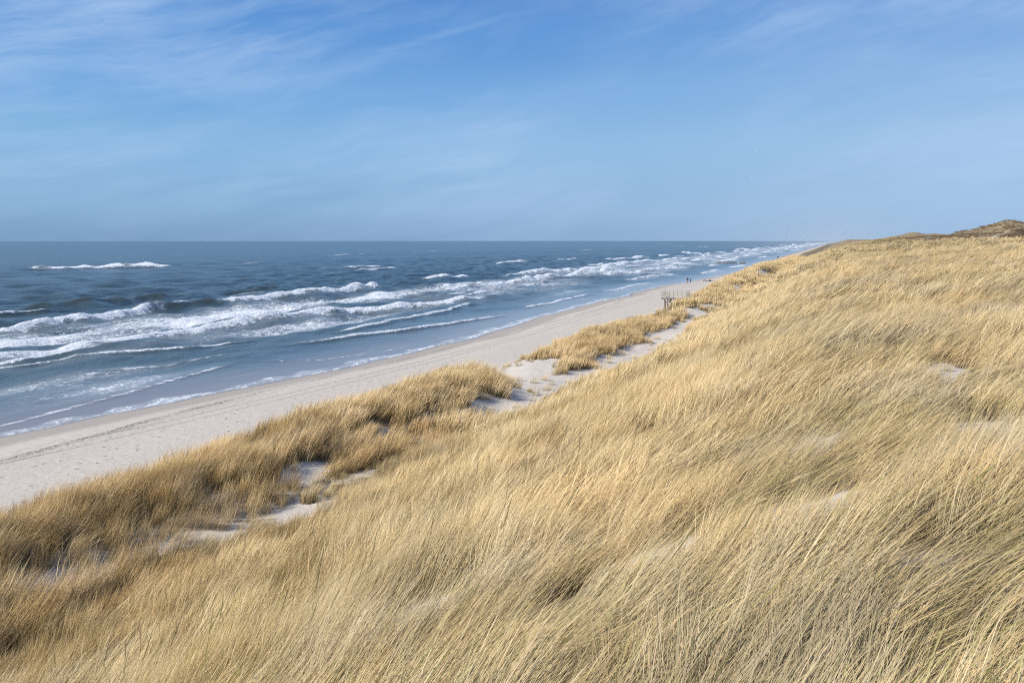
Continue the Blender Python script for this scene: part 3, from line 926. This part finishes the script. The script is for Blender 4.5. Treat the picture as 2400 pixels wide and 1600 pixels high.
bm = bmesh.new()
nb = 28
for i in range(nb):
    y0 = -.08 + i * (LY + .16) / nb
    box_bm(bm, (LX / 2, y0 + .055, DECK - .02), (LX + .12, .108, .04), None, .003)
build('deck', bm, M_WOODL, plat)
for y in (-.02, LY + .02):
    bm = bmesh.new(); box_bm(bm, (LX / 2, y, DECK - .145), (LX + .06, .06, .20)); build('beam', bm, M_WOODD, plat)  # edge beams in dark wood: shadow under the deck put into their colour
for x in (.03, LX * .5, LX - .03):
    bm = bmesh.new(); box_bm(bm, (x, LY / 2, DECK - .15), (.08, LY - .1, .21)); build('beam', bm, M_WOODD, plat)
for (x, y, w_) in ((.52, .30, .30), (.95, LY - .35, .2), (2.4, .3, .26), (2.4, LY - .35, .24), (3.8, .3, .24), (3.8, LY - .35, .24), (.95, .45, .12)):
    bm = bmesh.new(); z0 = min(lz(x, y), 4.2) - .9
    tube_bm(bm, [(x, y, z0), (x, y, (z0 + DECK) / 2), (x, y, DECK - .255)], [w_ * .52, w_ * .5, w_ * .48], 10)
    build('pile', bm, M_WOODD, plat, True)
for (x0, z0, x1, z1, y) in ((.62, DECK - 1.0, 1.25, DECK - .3, .14), (1.95, DECK - .95, 1.15, DECK - .32, .14), (.62, DECK - 1.0, 1.3, DECK - .3, LY - .3)):
    bm = bmesh.new(); bar_bm(bm, (x0, y, z0), (x1, y, z1), .08, .14); build('brace', bm, M_WOODD, plat)
RT = DECK + 1.08
near_x = [0, .66, 1.33, 2.0, 2.68, 3.4, 4.15]
for x in near_x:
    low = .40 if x < 2.7 else .2
    bm = bmesh.new(); wp = .13 if x == .66 else .085
    box_bm(bm, (x, -.105, (RT - .02 + DECK - low) / 2), (wp, .10, RT - .02 - DECK + low)); build('post', bm, M_WOODL, plat)
for x in near_x:
    bm = bmesh.new(); box_bm(bm, (x, LY + .105, (RT - .02 + DECK - .25) / 2), (.085, .10, RT - .02 - DECK + .25)); build('post', bm, M_WOODL, plat)
for x in (-.06, LX + .06):
    for y in (1.1, 2.2):
        bm = bmesh.new(); box_bm(bm, (x, y, (RT - .02 + DECK - .25) / 2), (.10, .085, RT - .02 - DECK + .25)); build('post', bm, M_WOODL, plat)
for y in (-.105, LY + .105):
    bm = bmesh.new(); box_bm(bm, (LX / 2, y, RT + .022), (LX + .26, .17, .09)); build('handrail', bm, M_WOODL, plat)
    for dz in (.30, .66):
        bm = bmesh.new(); box_bm(bm, (LX / 2, y + (.065 if y < 0 else -.065), DECK + dz), (LX + .1, .035, .15)); build('rail', bm, M_WOODL, plat)
for x in (-.06, LX + .06):
    bm = bmesh.new(); box_bm(bm, (x, LY / 2, RT + .018), (.15, LY + .05, .04)); build('handrail', bm, M_WOODL, plat)
    for dz in (.30, .66):
        bm = bmesh.new(); box_bm(bm, (x + (.065 if x < 0 else -.065), LY / 2, DECK + dz), (.03, LY + .02, .13)); build('rail', bm, M_WOODL, plat)


# ---- people
def skin(name, joints, bones, mat, parent, root=0, levels=2):
    bm = bmesh.new()
    lay = bm.verts.layers.skin.verify()
    vs = []
    for (co_, r) in joints:
        v = bm.verts.new(co_)
        rr = r if isinstance(r, tuple) else (r, r)
        v[lay].radius = rr; vs.append(v)
    for a, b in bones: bm.edges.new((vs[a], vs[b]))
    vs[root][lay].use_root = True
    me = bpy.data.meshes.new(name); bm.to_mesh(me); bm.free()
    me.materials.append(mat)
    o = link(name, me, parent)
    md = o.modifiers.new('skin', 'SKIN'); md.use_smooth_shade = True
    sb = o.modifiers.new('sub', 'SUBSURF'); sb.levels = levels; sb.render_levels = levels
    return o


def person(loc, rz, H, label, top, legs, hairmat, pose, group, hat=None, coat=False):
    root = empty('person', loc, rz); tag(root, label, 'person', group)
    k_ = H / 1.75
    sl, sr = pose.get('stride', (.0, .0))       # forward offsets of the two feet
    P = lambda *a: tuple(q * k_ for q in a)
    hipz, kneez = .92, .50
    la, ra = pose['arms']                        # list of elbow, wrist offsets for left / right
    J = [(P(0, 0, .94), .105 * k_), (P(0, .01, 1.14), (.125 * k_, .095 * k_)), (P(0, .0, 1.36), (.150 * k_, .10 * k_)), (P(0, 0, 1.47), .06 * k_), (P(0, .015, 1.53), .052 * k_),
         (P(0, .03, 1.63), (.078 * k_, .092 * k_)), (P(0, .02, 1.70), (.062 * k_, .075 * k_))]
    B = [(0, 1), (1, 2), (2, 3), (3, 4), (4, 5), (5, 6)]
    for sgn, st_ in ((-1, sl), (1, sr)):
        i = len(J)
        J += [(P(sgn * .095, 0, .86), .092 * k_), (P(sgn * .10, st_ * .55 + .02, kneez), .060 * k_), (P(sgn * .10, st_, .09), .042 * k_), (P(sgn * .115, st_ + .15, .035), .035 * k_)]
        B += [(0, i), (i, i + 1), (i + 1, i + 2), (i + 2, i + 3)]
    hands = []
    for sgn, (el, wr_) in ((-1, la), (1, ra)):
        i = len(J)
        J += [(P(sgn * .185, 0, 1.41), .060 * k_), (P(*el), .045 * k_), (P(*wr_), .033 * k_)]
        d = (Vector(wr_) - Vector(el)).normalized()
        tip = Vector(wr_) + d * .09
        J += [(P(*tip), .030 * k_)]
        B += [(2, i), (i, i + 1), (i + 1, i + 2), (i + 2, i + 3)]
        for f in range(4):                       # fingers and thumb, curled a little
            side = (f - 1.5) * .017
            a = tip + Vector((0, side, 0)) + d * .02
            b = a + d * (.05 if f in (1, 2) else .04) + Vector((-sgn * .012, 0, -.01))
            n = len(J); J += [(P(*a), .010 * k_), (P(*b), .008 * k_)]; B += [(i + 3, n), (n, n + 1)]
        n = len(J); J += [(P(*(Vector(wr_) + d * .04 + Vector((-sgn * .02, .03, 0)))), .011 * k_), (P(*(Vector(wr_) + d * .085 + Vector((-sgn * .025, .04, -.01)))), .009 * k_)]
        B += [(i + 2, n), (n, n + 1)]
    # nose and ears
    n = len(J); J += [(P(0, .135, 1.625), .014 * k_)]; B += [(5, n)]
    skin('body', J, B, M_SKIN, root)
    # jacket
    j = [(P(0, 0, .90 if not coat else .72), (.155 * k_, .125 * k_)), (P(0, .01, 1.14), (.150 * k_, .118 * k_)), (P(0, 0, 1.36), (.172 * k_, .118 * k_)), (P(0, 0, 1.475), .075 * k_)]
    b = [(0, 1), (1, 2), (2, 3)]
    for sgn, (el, wr_) in ((-1, la), (1, ra)):
        i = len(j); j += [(P(sgn * .19, 0, 1.405), .080 * k_), (P(*el), .062 * k_), (P(*wr_), .050 * k_)]
        b += [(2, i), (i, i + 1), (i + 1, i + 2)]
    skin('jacket', j, b, top, root, 1)
    j = [(P(0, 0, .95), (.135 * k_, .112 * k_))]; b = []
    for sgn, st_ in ((-1, sl), (1, sr)):
        i = len(j); j += [(P(sgn * .095, 0, .85), .108 * k_), (P(sgn * .10, st_ * .55 + .02, kneez), .078 * k_), (P(sgn * .10, st_, .12), .062 * k_)]
        b += [(0, i), (i, i + 1), (i + 1, i + 2)]
    skin('trousers', j, b, legs, root)
    for sgn, st_ in ((-1, sl), (1, sr)):
        skin('shoe', [(P(sgn * .10, st_ - .04, .05), .05 * k_), (P(sgn * .115, st_ + .17, .04), .042 * k_)], [(0, 1)], M_DARK, root, 0, 1)
    if hat:
        skin('woolly_hat', [(P(0, .01, 1.635), (.100 * k_, .110 * k_)), (P(0, .0, 1.72), (.086 * k_, .092 * k_)), (P(0, -.01, 1.79), .045 * k_)], [(0, 1), (1, 2)], hat, root)
    else:
        skin('hair', [(P(0, -.035, 1.56), (.070 * k_, .05 * k_)), (P(0, -.01, 1.66), (.094 * k_, .085 * k_)), (P(0, .01, 1.73), (.080 * k_, .09 * k_))], [(0, 1), (1, 2)], hairmat, root)
    return root


def on_land(x, y):
    s_, t_ = to_st(x, y)
    return Vector((x, y, float(land_z(np.array([s_]), np.array([t_]))[0])))


relaxed = ((-.235, -.03, 1.13), (-.24, .08, .90)), ((.235, -.03, 1.13), (.24, .08, .90))
walking = ((-.24, -.12, 1.14), (-.24, -.06, .90)), ((.24, .10, 1.14), (.23, .26, .95))
raised = ((-.235, .06, 1.16), (-.10, .30, 1.30)), ((.235, .06, 1.16), (.10, .30, 1.30))
P1 = on_land(54.5, 247.3); P2 = on_land(56.2, 250.6)
person(P1, R(18), 1.86, 'person in navy jacket and tan trousers standing by the surf beyond the platform', M_NAVY, M_TAN, M_FAIR, {'arms': relaxed, 'stride': (-.05, .08)}, 'walkers on the beach')
person(P2, R(65), 1.64, 'person in cream woolly hat and dark coat with arms raised to chest', M_PLUM, M_DARK, M_HAIR, {'arms': raised, 'stride': (.04, -.05)}, 'walkers on the beach', hat=M_CREAM, coat=True)
P3 = on_land(194.6, 584.); P4 = on_land(196.2, 586.5)
person(P3, R(-24), 1.80, 'distant person in dark clothes, nearer the water of the far pair', M_DARK, M_DARK, M_HAIR, {'arms': walking, 'stride': (-.22, .26)}, 'walkers on the beach')
person(P4, R(-22), 1.74, 'distant person in dark clothes, nearer the dunes of the far pair', M_PLUM, M_DARK, M_HAIR, {'arms': walking, 'stride': (.24, -.2)}, 'walkers on the beach')

# ---- flotsam on the sand
DP = on_land(59.0, 238.5)
br_ = empty('driftwood_branch', DP + Vector((-.75, .1, 0)), .1)
tag(br_, 'crooked brown driftwood branch lying beside a dark box on the beach', 'driftwood', 'flotsam heap on the beach')
bm = bmesh.new(); tube_bm(bm, [(-1.25, -.12, .02), (-.9, -.05, .12), (-.55, 0, .30), (-.2, .05, .26), (.25, .1, .10), (.7, .05, .05)], [.05, .075, .09, .10, .09, .06], 8); build('stem', bm, M_DRIFT, br_, True)
bm = bmesh.new(); tube_bm(bm, [(-.52, 0, .28), (-.42, .15, .42), (-.15, .32, .5)], [.05, .04, .02], 6); build('twig', bm, M_DRIFT, br_, True)
bm = bmesh.new(); tube_bm(bm, [(-.9, -.05, .12), (-1.1, -.3, .2), (-1.3, -.45, .12)], [.045, .03, .015], 6); build('twig', bm, M_DRIFT, br_, True)
bx = empty('flotsam_box', DP + Vector((.30, 0, -.03)), -.25)
tag(bx, 'dark boxy piece of flotsam between driftwood on the beach', 'flotsam', 'flotsam heap on the beach')
bm = bmesh.new(); box_bm(bm, (0, 0, .22), (.80, .52, .40), Matrix.Rotation(.08, 3, 'Y'), .03); build('shell', bm, M_BLACK, bx)
bm = bmesh.new(); box_bm(bm, (.02, 0, .435), (.74, .46, .05), Matrix.Rotation(.10, 3, 'Y'), .012); build('lid', bm, M_BLACK, bx)
bm = bmesh.new(); bar_bm(bm, (-.38, -.27, .30), (.38, -.27, .25), .03, .05, .006); build('batten', bm, M_DRIFT, bx)
lg = empty('driftwood_log', DP + Vector((1.25, .05, 0)), .3)
tag(lg, 'thin straight driftwood stick to the right of the dark box', 'driftwood', 'flotsam heap on the beach')
bm = bmesh.new(); tube_bm(bm, [(-.6, 0, .05), (-.1, .02, .14), (.45, -.02, .17), (.8, 0, .10)], [.06, .065, .05, .03], 8); build('stem', bm, M_DRIFT, lg, True)
bm = bmesh.new(); tube_bm(bm, [(.1, 0, .16), (.3, .1, .26), (.5, .2, .28)], [.03, .022, .012], 6); build('twig', bm, M_DRIFT, lg, True)

# ---- old timber groyne in the surf
gx, gy = to_xy(-65., 497.)
gr_ = empty('groyne', (gx, gy, 0), -ANG)
tag(gr_, 'dark row of worn timber groyne stumps standing in the surf', 'groyne')
gq = random.Random(5)
for i in range(34):
    x = -9.5 + i * .55 + gq.uniform(-.1, .1)
    if 4.2 < x < 5.3: continue
    h_ = gq.uniform(.35, .95) + (.15 if x > 5 else 0)
    bm = bmesh.new()
    tube_bm(bm, [(x, 0, -1.6), (x + gq.uniform(-.04, .04), gq.uniform(-.05, .05), h_ * .5), (x + gq.uniform(-.08, .08), gq.uniform(-.08, .08), h_)], [.19, .18, .13], 8)
    build('stump', bm, M_WOODD, gr_, True)
for (x0, x1, z) in ((-9., -3.2, .34), (-3., 3.6, .40), (5.6, 8.6, .42)):
    bm = bmesh.new(); bar_bm(bm, (x0, -.24, z), (x1, -.24, z + .04), .1, .24); build('waling', bm, M_WOODD, gr_)


# ---- gulls
def gull(loc, rz, bank, label):
    g = empty('gull', loc, rz); g.rotation_euler = (0, bank, rz)
    tag(g, label, 'gull', 'gulls in the air')
    bm = bmesh.new()
    tube_bm(bm, [(0, -.30, .0), (0, -.20, .0), (0, -.05, -.01), (0, .10, -.005), (0, .19, .02), (0, .25, .035), (0, .29, .03)], [.02, .05, .078, .075, .052, .046, .02], 10)
    b = build('body', bm, M_GULL, g, True)
    bm = bmesh.new(); tube_bm(bm, [(0, .285, .03), (0, .34, .018)], [.014, .003], 6); build('bill', bm, M_BEAK, g)
    V = [(-.03, -.28, .0), (.03, -.28, .0), (.085, -.43, .0), (0, -.41, .005), (-.085, -.43, .0)]
    link('tail', raw_mesh('tail', V, [(0, 1, 2, 3), (0, 3, 4)], M_GULL), g)
    for sg in (-1, 1):
        # chord sections from shoulder to wrist, a thin closed aerofoil
        st_ = [(.05, .13, -.12, .02), (.20, .17, -.11, .075), (.38, .20, -.06, .10), (.52, .12, -.09, .075)]
        V = []
        for (x, le, te, z) in st_: V += [(sg * x, le, z), (sg * x, (le * .6 + te * .4), z + .016), (sg * x, te, z - .004)]
        F = []
        for i in range(3):
            a = i * 3
            F += [(a, a + 3, a + 4, a + 1), (a + 1, a + 4, a + 5, a + 2), (a + 2, a + 5, a + 3, a)]
        wg = link('wing', raw_mesh('wing', V, F, M_GULL, True), g)
        V = [(sg * .52, .12, .076), (sg * .52, .02, .088), (sg * .52, -.09, .073), (sg * .70, -.14, .03), (sg * .70, -.08, .035), (sg * .62, -.02, .055)]
        link('wing_tip', raw_mesh('wing_tip', V, [(0, 1, 4, 5), (1, 2, 3, 4)], M_GULLB), wg)
    return g


gull((75.1, 245., EYE + 27.3), R(70), R(-20), 'white gull gliding in the blue sky, higher of the two gulls')
gull((73.8, 245., EYE + 18.75), R(66), R(-14), 'white gull gliding low over the dunes, lower of the two gulls')

# ---- lone tufts on open sand
LONE = [
    (-25.4, 66.6, 1.0, 'rounded golden marram tuft alone on the sand gap between front dunes', 1),
    (-20.9, 46.8, .95, 'upright olive marram tuft on white sand beside the big dune clump', 2),
    (-25.6, 43.6, .75, 'small golden marram tuft peeping over the front dune edge above the beach', 3),
    (-29.3, 72.5, .7, 'low marram tuft on the beach foot just beyond the sand gap', 4),
    (-29.2, 86., .8, 'low marram tuft midway along the dune foot towards the platform', 5),
    (-18.6, 24.6, .8, 'pale upright marram tuft above the brightest sand hollow at lower left', 6),
    (-19.8, 50.2, .5, 'short brown marram sprig on the widest white sand hollow', 7),
]
for (s_, t_, sz, lab, sd) in LONE:
    x, y = to_xy(s_, t_)
    root = empty('grass_tuft', on_land(x, y), R(12)); tag(root, lab, 'grass tuft', 'lone marram tufts on the sand')
    root.scale = (sz, sz, sz)
    link('blades', tuft_mesh('blades', 340 if sz > .6 else 120, .42, 1.0, .016, M_GRASS, seg=5, seed=900 + sd, bend=(25, 62), spread=36), root)
    link('dead_leaves', tuft_mesh('dead_leaves', 60, .5, .6, .016, M_RIDGE, seg=4, seed=950 + sd, bend=(70, 110), spread=150), root)

# ---- heather and rough grass on the far hill
hs_, ht_ = rng.uniform(0, 150, 9000), rng.uniform(345, 470, 9000)
hm_ = (hill(hs_, ht_, 66, 398, 46, 20, .95, 1.2, .12) + hill(hs_, ht_, 118, 400, 50, 26, .9, 1.2) + .35 * perlin(hs_ / 12., ht_ / 14., 66) + .12)
ok = rng.random(9000) < hm_
hs_, ht_ = hs_[ok], ht_[ok]
hx_, hy_ = to_xy(hs_, ht_)


def spread_points(name, x, y, z, eul, size, idx, col):
    me = bpy.data.meshes.new(name); n = len(x)
    me.vertices.add(n); me.vertices.foreach_set('co', np.stack([x, y, z], -1).reshape(-1).astype(np.float32))
    a = me.attributes.new('turn', 'FLOAT_VECTOR', 'POINT'); a.data.foreach_set('vector', eul.reshape(-1).astype(np.float32))
    a = me.attributes.new('size', 'FLOAT', 'POINT'); a.data.foreach_set('value', size.astype(np.float32))
    a = me.attributes.new('kind_index', 'INT', 'POINT'); a.data.foreach_set('value', idx.astype(np.int32))
    o = bpy.data.objects.new(name, me); C.objects.link(o)
    ng = bpy.data.node_groups['marram_grass_spread'].copy(); ng.name = name + '_spread'
    for nd in ng.nodes:
        if nd.bl_idname == 'GeometryNodeCollectionInfo': nd.inputs['Collection'].default_value = col
    md = o.modifiers.new('spread', 'NODES'); md.node_group = ng
    return o


n = len(hx_)
heather = spread_points('heather', hx_, hy_, land_z(hs_, ht_), np.stack([rng.normal(0, .1, n), rng.normal(0, .1, n), rng.uniform(0, 6.28, n)], -1), rng.uniform(.6, 1.5, n), rng.integers(0, 4, n), COL_H)
tag(heather, 'dark brown heather covering the flank of the distant hill', 'heather', kind='stuff')

n = 5200
hs_, ht_ = rng.uniform(-16, 130, n), rng.uniform(392, 500, n)
ok = rng.random(n) < .55 + .6 * perlin(hs_ / 9., ht_ / 9., 67)
hs_, ht_ = hs_[ok], ht_[ok]; n = len(hs_)
hx_, hy_ = to_xy(hs_, ht_)
rough = spread_points('hill_grass', hx_, hy_, land_z(hs_, ht_), np.stack([rng.normal(0, .1, n), rng.normal(.4, .15, n), rng.normal(.2, .4, n)], -1), rng.uniform(.35, .85, n), rng.integers(0, 6, n), COL_C)
tag(rough, 'sparse tawny grass dotted over the distant dune crests', 'grass', kind='stuff')

# ---- sea spray hanging over the far coast
hz = NT('sea_spray')
oc = hz.n('ShaderNodeTexCoord').outputs['Object']
gr = hz.n('ShaderNodeTexGradient', gradient_type='QUADRATIC_SPHERE'); hz.set(gr.inputs[0], oc)
vs_ = hz.n('ShaderNodeVolumeScatter', i_Color=(.93, .95, .98, 1), i_Density=hz.math('MULTIPLY', gr.outputs[1], .00045), i_Anisotropy=-.08)
hz.set(hz.out.inputs['Volume'], vs_.outputs[0])
bm = bmesh.new()
bmesh.ops.create_icosphere(bm, subdivisions=4, radius=1)
x0, y0 = to_xy(-40, 2100)
haze = build('sea_haze', bm, hz.m)
haze.location = (x0, y0, 2); haze.rotation_euler = (0, 0, -ANG); haze.scale = (260, 1850, 105)
tag(haze, 'white sea spray haze hanging over the far surf and dunes', 'haze', kind='stuff')


# ------------------------------------------------------------------ world, sun, camera
SUN_DIR = Vector((-.80, -.42, 0)).normalized() * math.cos(R(40)) + Vector((0, 0, math.sin(R(40))))
w = bpy.data.worlds.new('World'); sc.world = w; w.use_nodes = True
wt = w.node_tree; wt.nodes.clear()


class WT(NT):
    def __init__(self, tree): self.t = tree


k = WT(wt)
sky = k.n('ShaderNodeTexSky', sky_type='NISHITA', sun_disc=False, sun_elevation=R(40), sun_rotation=math.atan2(SUN_DIR.x, SUN_DIR.y),
          altitude=0, air_density=1.0, dust_density=.6, ozone_density=1.6)
tc = k.n('ShaderNodeTexCoord').outputs['Generated']
sx = k.n('ShaderNodeSeparateXYZ'); k.set(sx.inputs[0], tc)
zz = k.math('MAXIMUM', sx.outputs[2], .0)
az = k.math('ARCTAN2', sx.outputs[0], sx.outputs[1]); el = k.math('ARCSINE', sx.outputs[2])
pl = k.n('ShaderNodeCombineXYZ'); k.set(pl.inputs[0], az); k.set(pl.inputs[1], el)
pv = pl.outputs[0]
warp = k.n('ShaderNodeTexNoise', i_Scale=3.5, i_Detail=4.); k.set(warp.inputs['Vector'], pv)
wsc = k.n('ShaderNodeVectorMath', operation='SCALE'); k.set(wsc.inputs[0], warp.outputs['Color']); wsc.inputs['Scale'].default_value = .085
wad = k.n('ShaderNodeVectorMath', operation='ADD'); k.set(wad.inputs[0], pv); k.set(wad.inputs[1], wsc.outputs[0])
tilt_ = k.map(wad.outputs[0], rot=(0, 0, R(-13)))
st1 = k.noise(k.map(tilt_, (2.4, 17., 1)), 1., 9, .66)
st2 = k.noise(k.map(tilt_, (1.7, 5.2, 1), loc=(2.3, 1.1, 0)), 1., 5, .55)
cl = k.math('MULTIPLY', k.ss(st2, .38, .62), k.ss(st1, .28, .70))
cl = k.math('MULTIPLY', cl, k.ss(zz, .0, .10, .35, 1.))


def filament(off, width, az0, az1, gain):
    """one long thin streak of ice cloud, at a fixed bearing in the sky"""
    wob = k.math('MULTIPLY', k.math('SUBTRACT', k.noise(pv, 5., 5, .6), .5), .05)
    v = k.math('ABSOLUTE', k.math('ADD', k.math('SUBTRACT', k.math('SUBTRACT', el, off), k.math('MULTIPLY', az, .284)), wob))
    m = k.ss(v, width, 0.)
    along_ = k.math('MULTIPLY', k.ss(az, az0 - .12, az0 + .1), k.ss(az, az1 + .12, az1 - .1))
    return k.math('MULTIPLY', k.math('MULTIPLY', m, along_), k.math('MULTIPLY', k.ss(st1, .34, .68, .12, 1.), gain))


cl = k.math('MAXIMUM', cl, filament(.276, .010, -.40, .06, .42))
cl = k.math('MAXIMUM', cl, filament(.338, .032, -.42, -.08, .45))
cl = k.math('MAXIMUM', cl, filament(.255, .060, -.55, -.12, .45))
BGS = .1


def lin(r, g, b):
    f = lambda c: ((c / 255 + .055) / 1.055) ** 2.4 if c > 10 else c / 255 / 12.92
    return tuple(f(c) / BGS / 10 for c in (r, g, b)) + (1,)


ramp = k.n('ShaderNodeValToRGB'); cr = ramp.color_ramp; cr.interpolation = 'EASE'
stops = [(0, (112, 156, 203)), (.045, (121, 170, 216)), (.11, (130, 182, 228)), (.17, (108, 168, 227)), (.24, (80, 147, 219)), (.31, (62, 129, 208)), (1., (36, 88, 170))]
cr.elements[0].position = 0; cr.elements[0].color = lin(*stops[0][1])
cr.elements[1].position = 1; cr.elements[1].color = lin(*stops[-1][1])
for q, c in stops[1:-1]:
    e = cr.elements.new(q); e.color = lin(*c)
k.set(ramp.inputs[0], zz)
rc = k.n('ShaderNodeVectorMath', operation='SCALE'); k.set(rc.inputs[0], ramp.outputs[0]); rc.inputs['Scale'].default_value = 10.
blue = k.mix(.86, sky.outputs[0], rc.outputs[0])
# the air is milkier to the right, over the land, and near the horizon
milk = k.math('MULTIPLY', k.ss(sx.outputs[0], -.45, .62), k.ss(zz, .40, .0, .15, 1.))
blue = k.mix(k.math('MULTIPLY', milk, .60), blue, (4.1, 5.85, 8.1))
skyc = k.mix(k.math('MULTIPLY', cl, .82), blue, (4.2, 6.0, 8.7))
bg = k.n('ShaderNodeBackground', i_Color=skyc, i_Strength=BGS)
wo = wt.nodes.new('ShaderNodeOutputWorld'); k.set(wo.inputs[0], bg.outputs[0])

sl = bpy.data.lights.new('sun', 'SUN'); sl.energy = 5.0; sl.angle = R(.53); sl.color = (1, .95, .87)
so = bpy.data.objects.new('sun', sl); C.objects.link(so); so.location = (-40, -20, 60)
so.rotation_euler = (-SUN_DIR).to_track_quat('-Z', 'Y').to_euler()

cam = bpy.data.cameras.new('camera'); co = bpy.data.objects.new('camera', cam); C.objects.link(co)
co.location = (0, 0, EYE); co.rotation_euler = (R(90), 0, 0)
cam.sensor_width = 36; cam.lens = 28.0; cam.shift_y = -239 / 2400.
cam.clip_start = .05; cam.clip_end = 60000
sc.camera = co

sc.view_settings.view_transform = 'Standard'; sc.view_settings.look = 'None'; sc.view_settings.exposure = 0; sc.view_settings.gamma = 1
sc.cycles.max_bounces = 5; sc.cycles.diffuse_bounces = 2; sc.cycles.transmission_bounces = 3; sc.cycles.use_denoising = False
sc.cycles.volume_bounces = 0; sc.cycles.sample_clamp_direct = 2.2; sc.cycles.sample_clamp_indirect = 1.5; sc.cycles.filter_width = 1.1
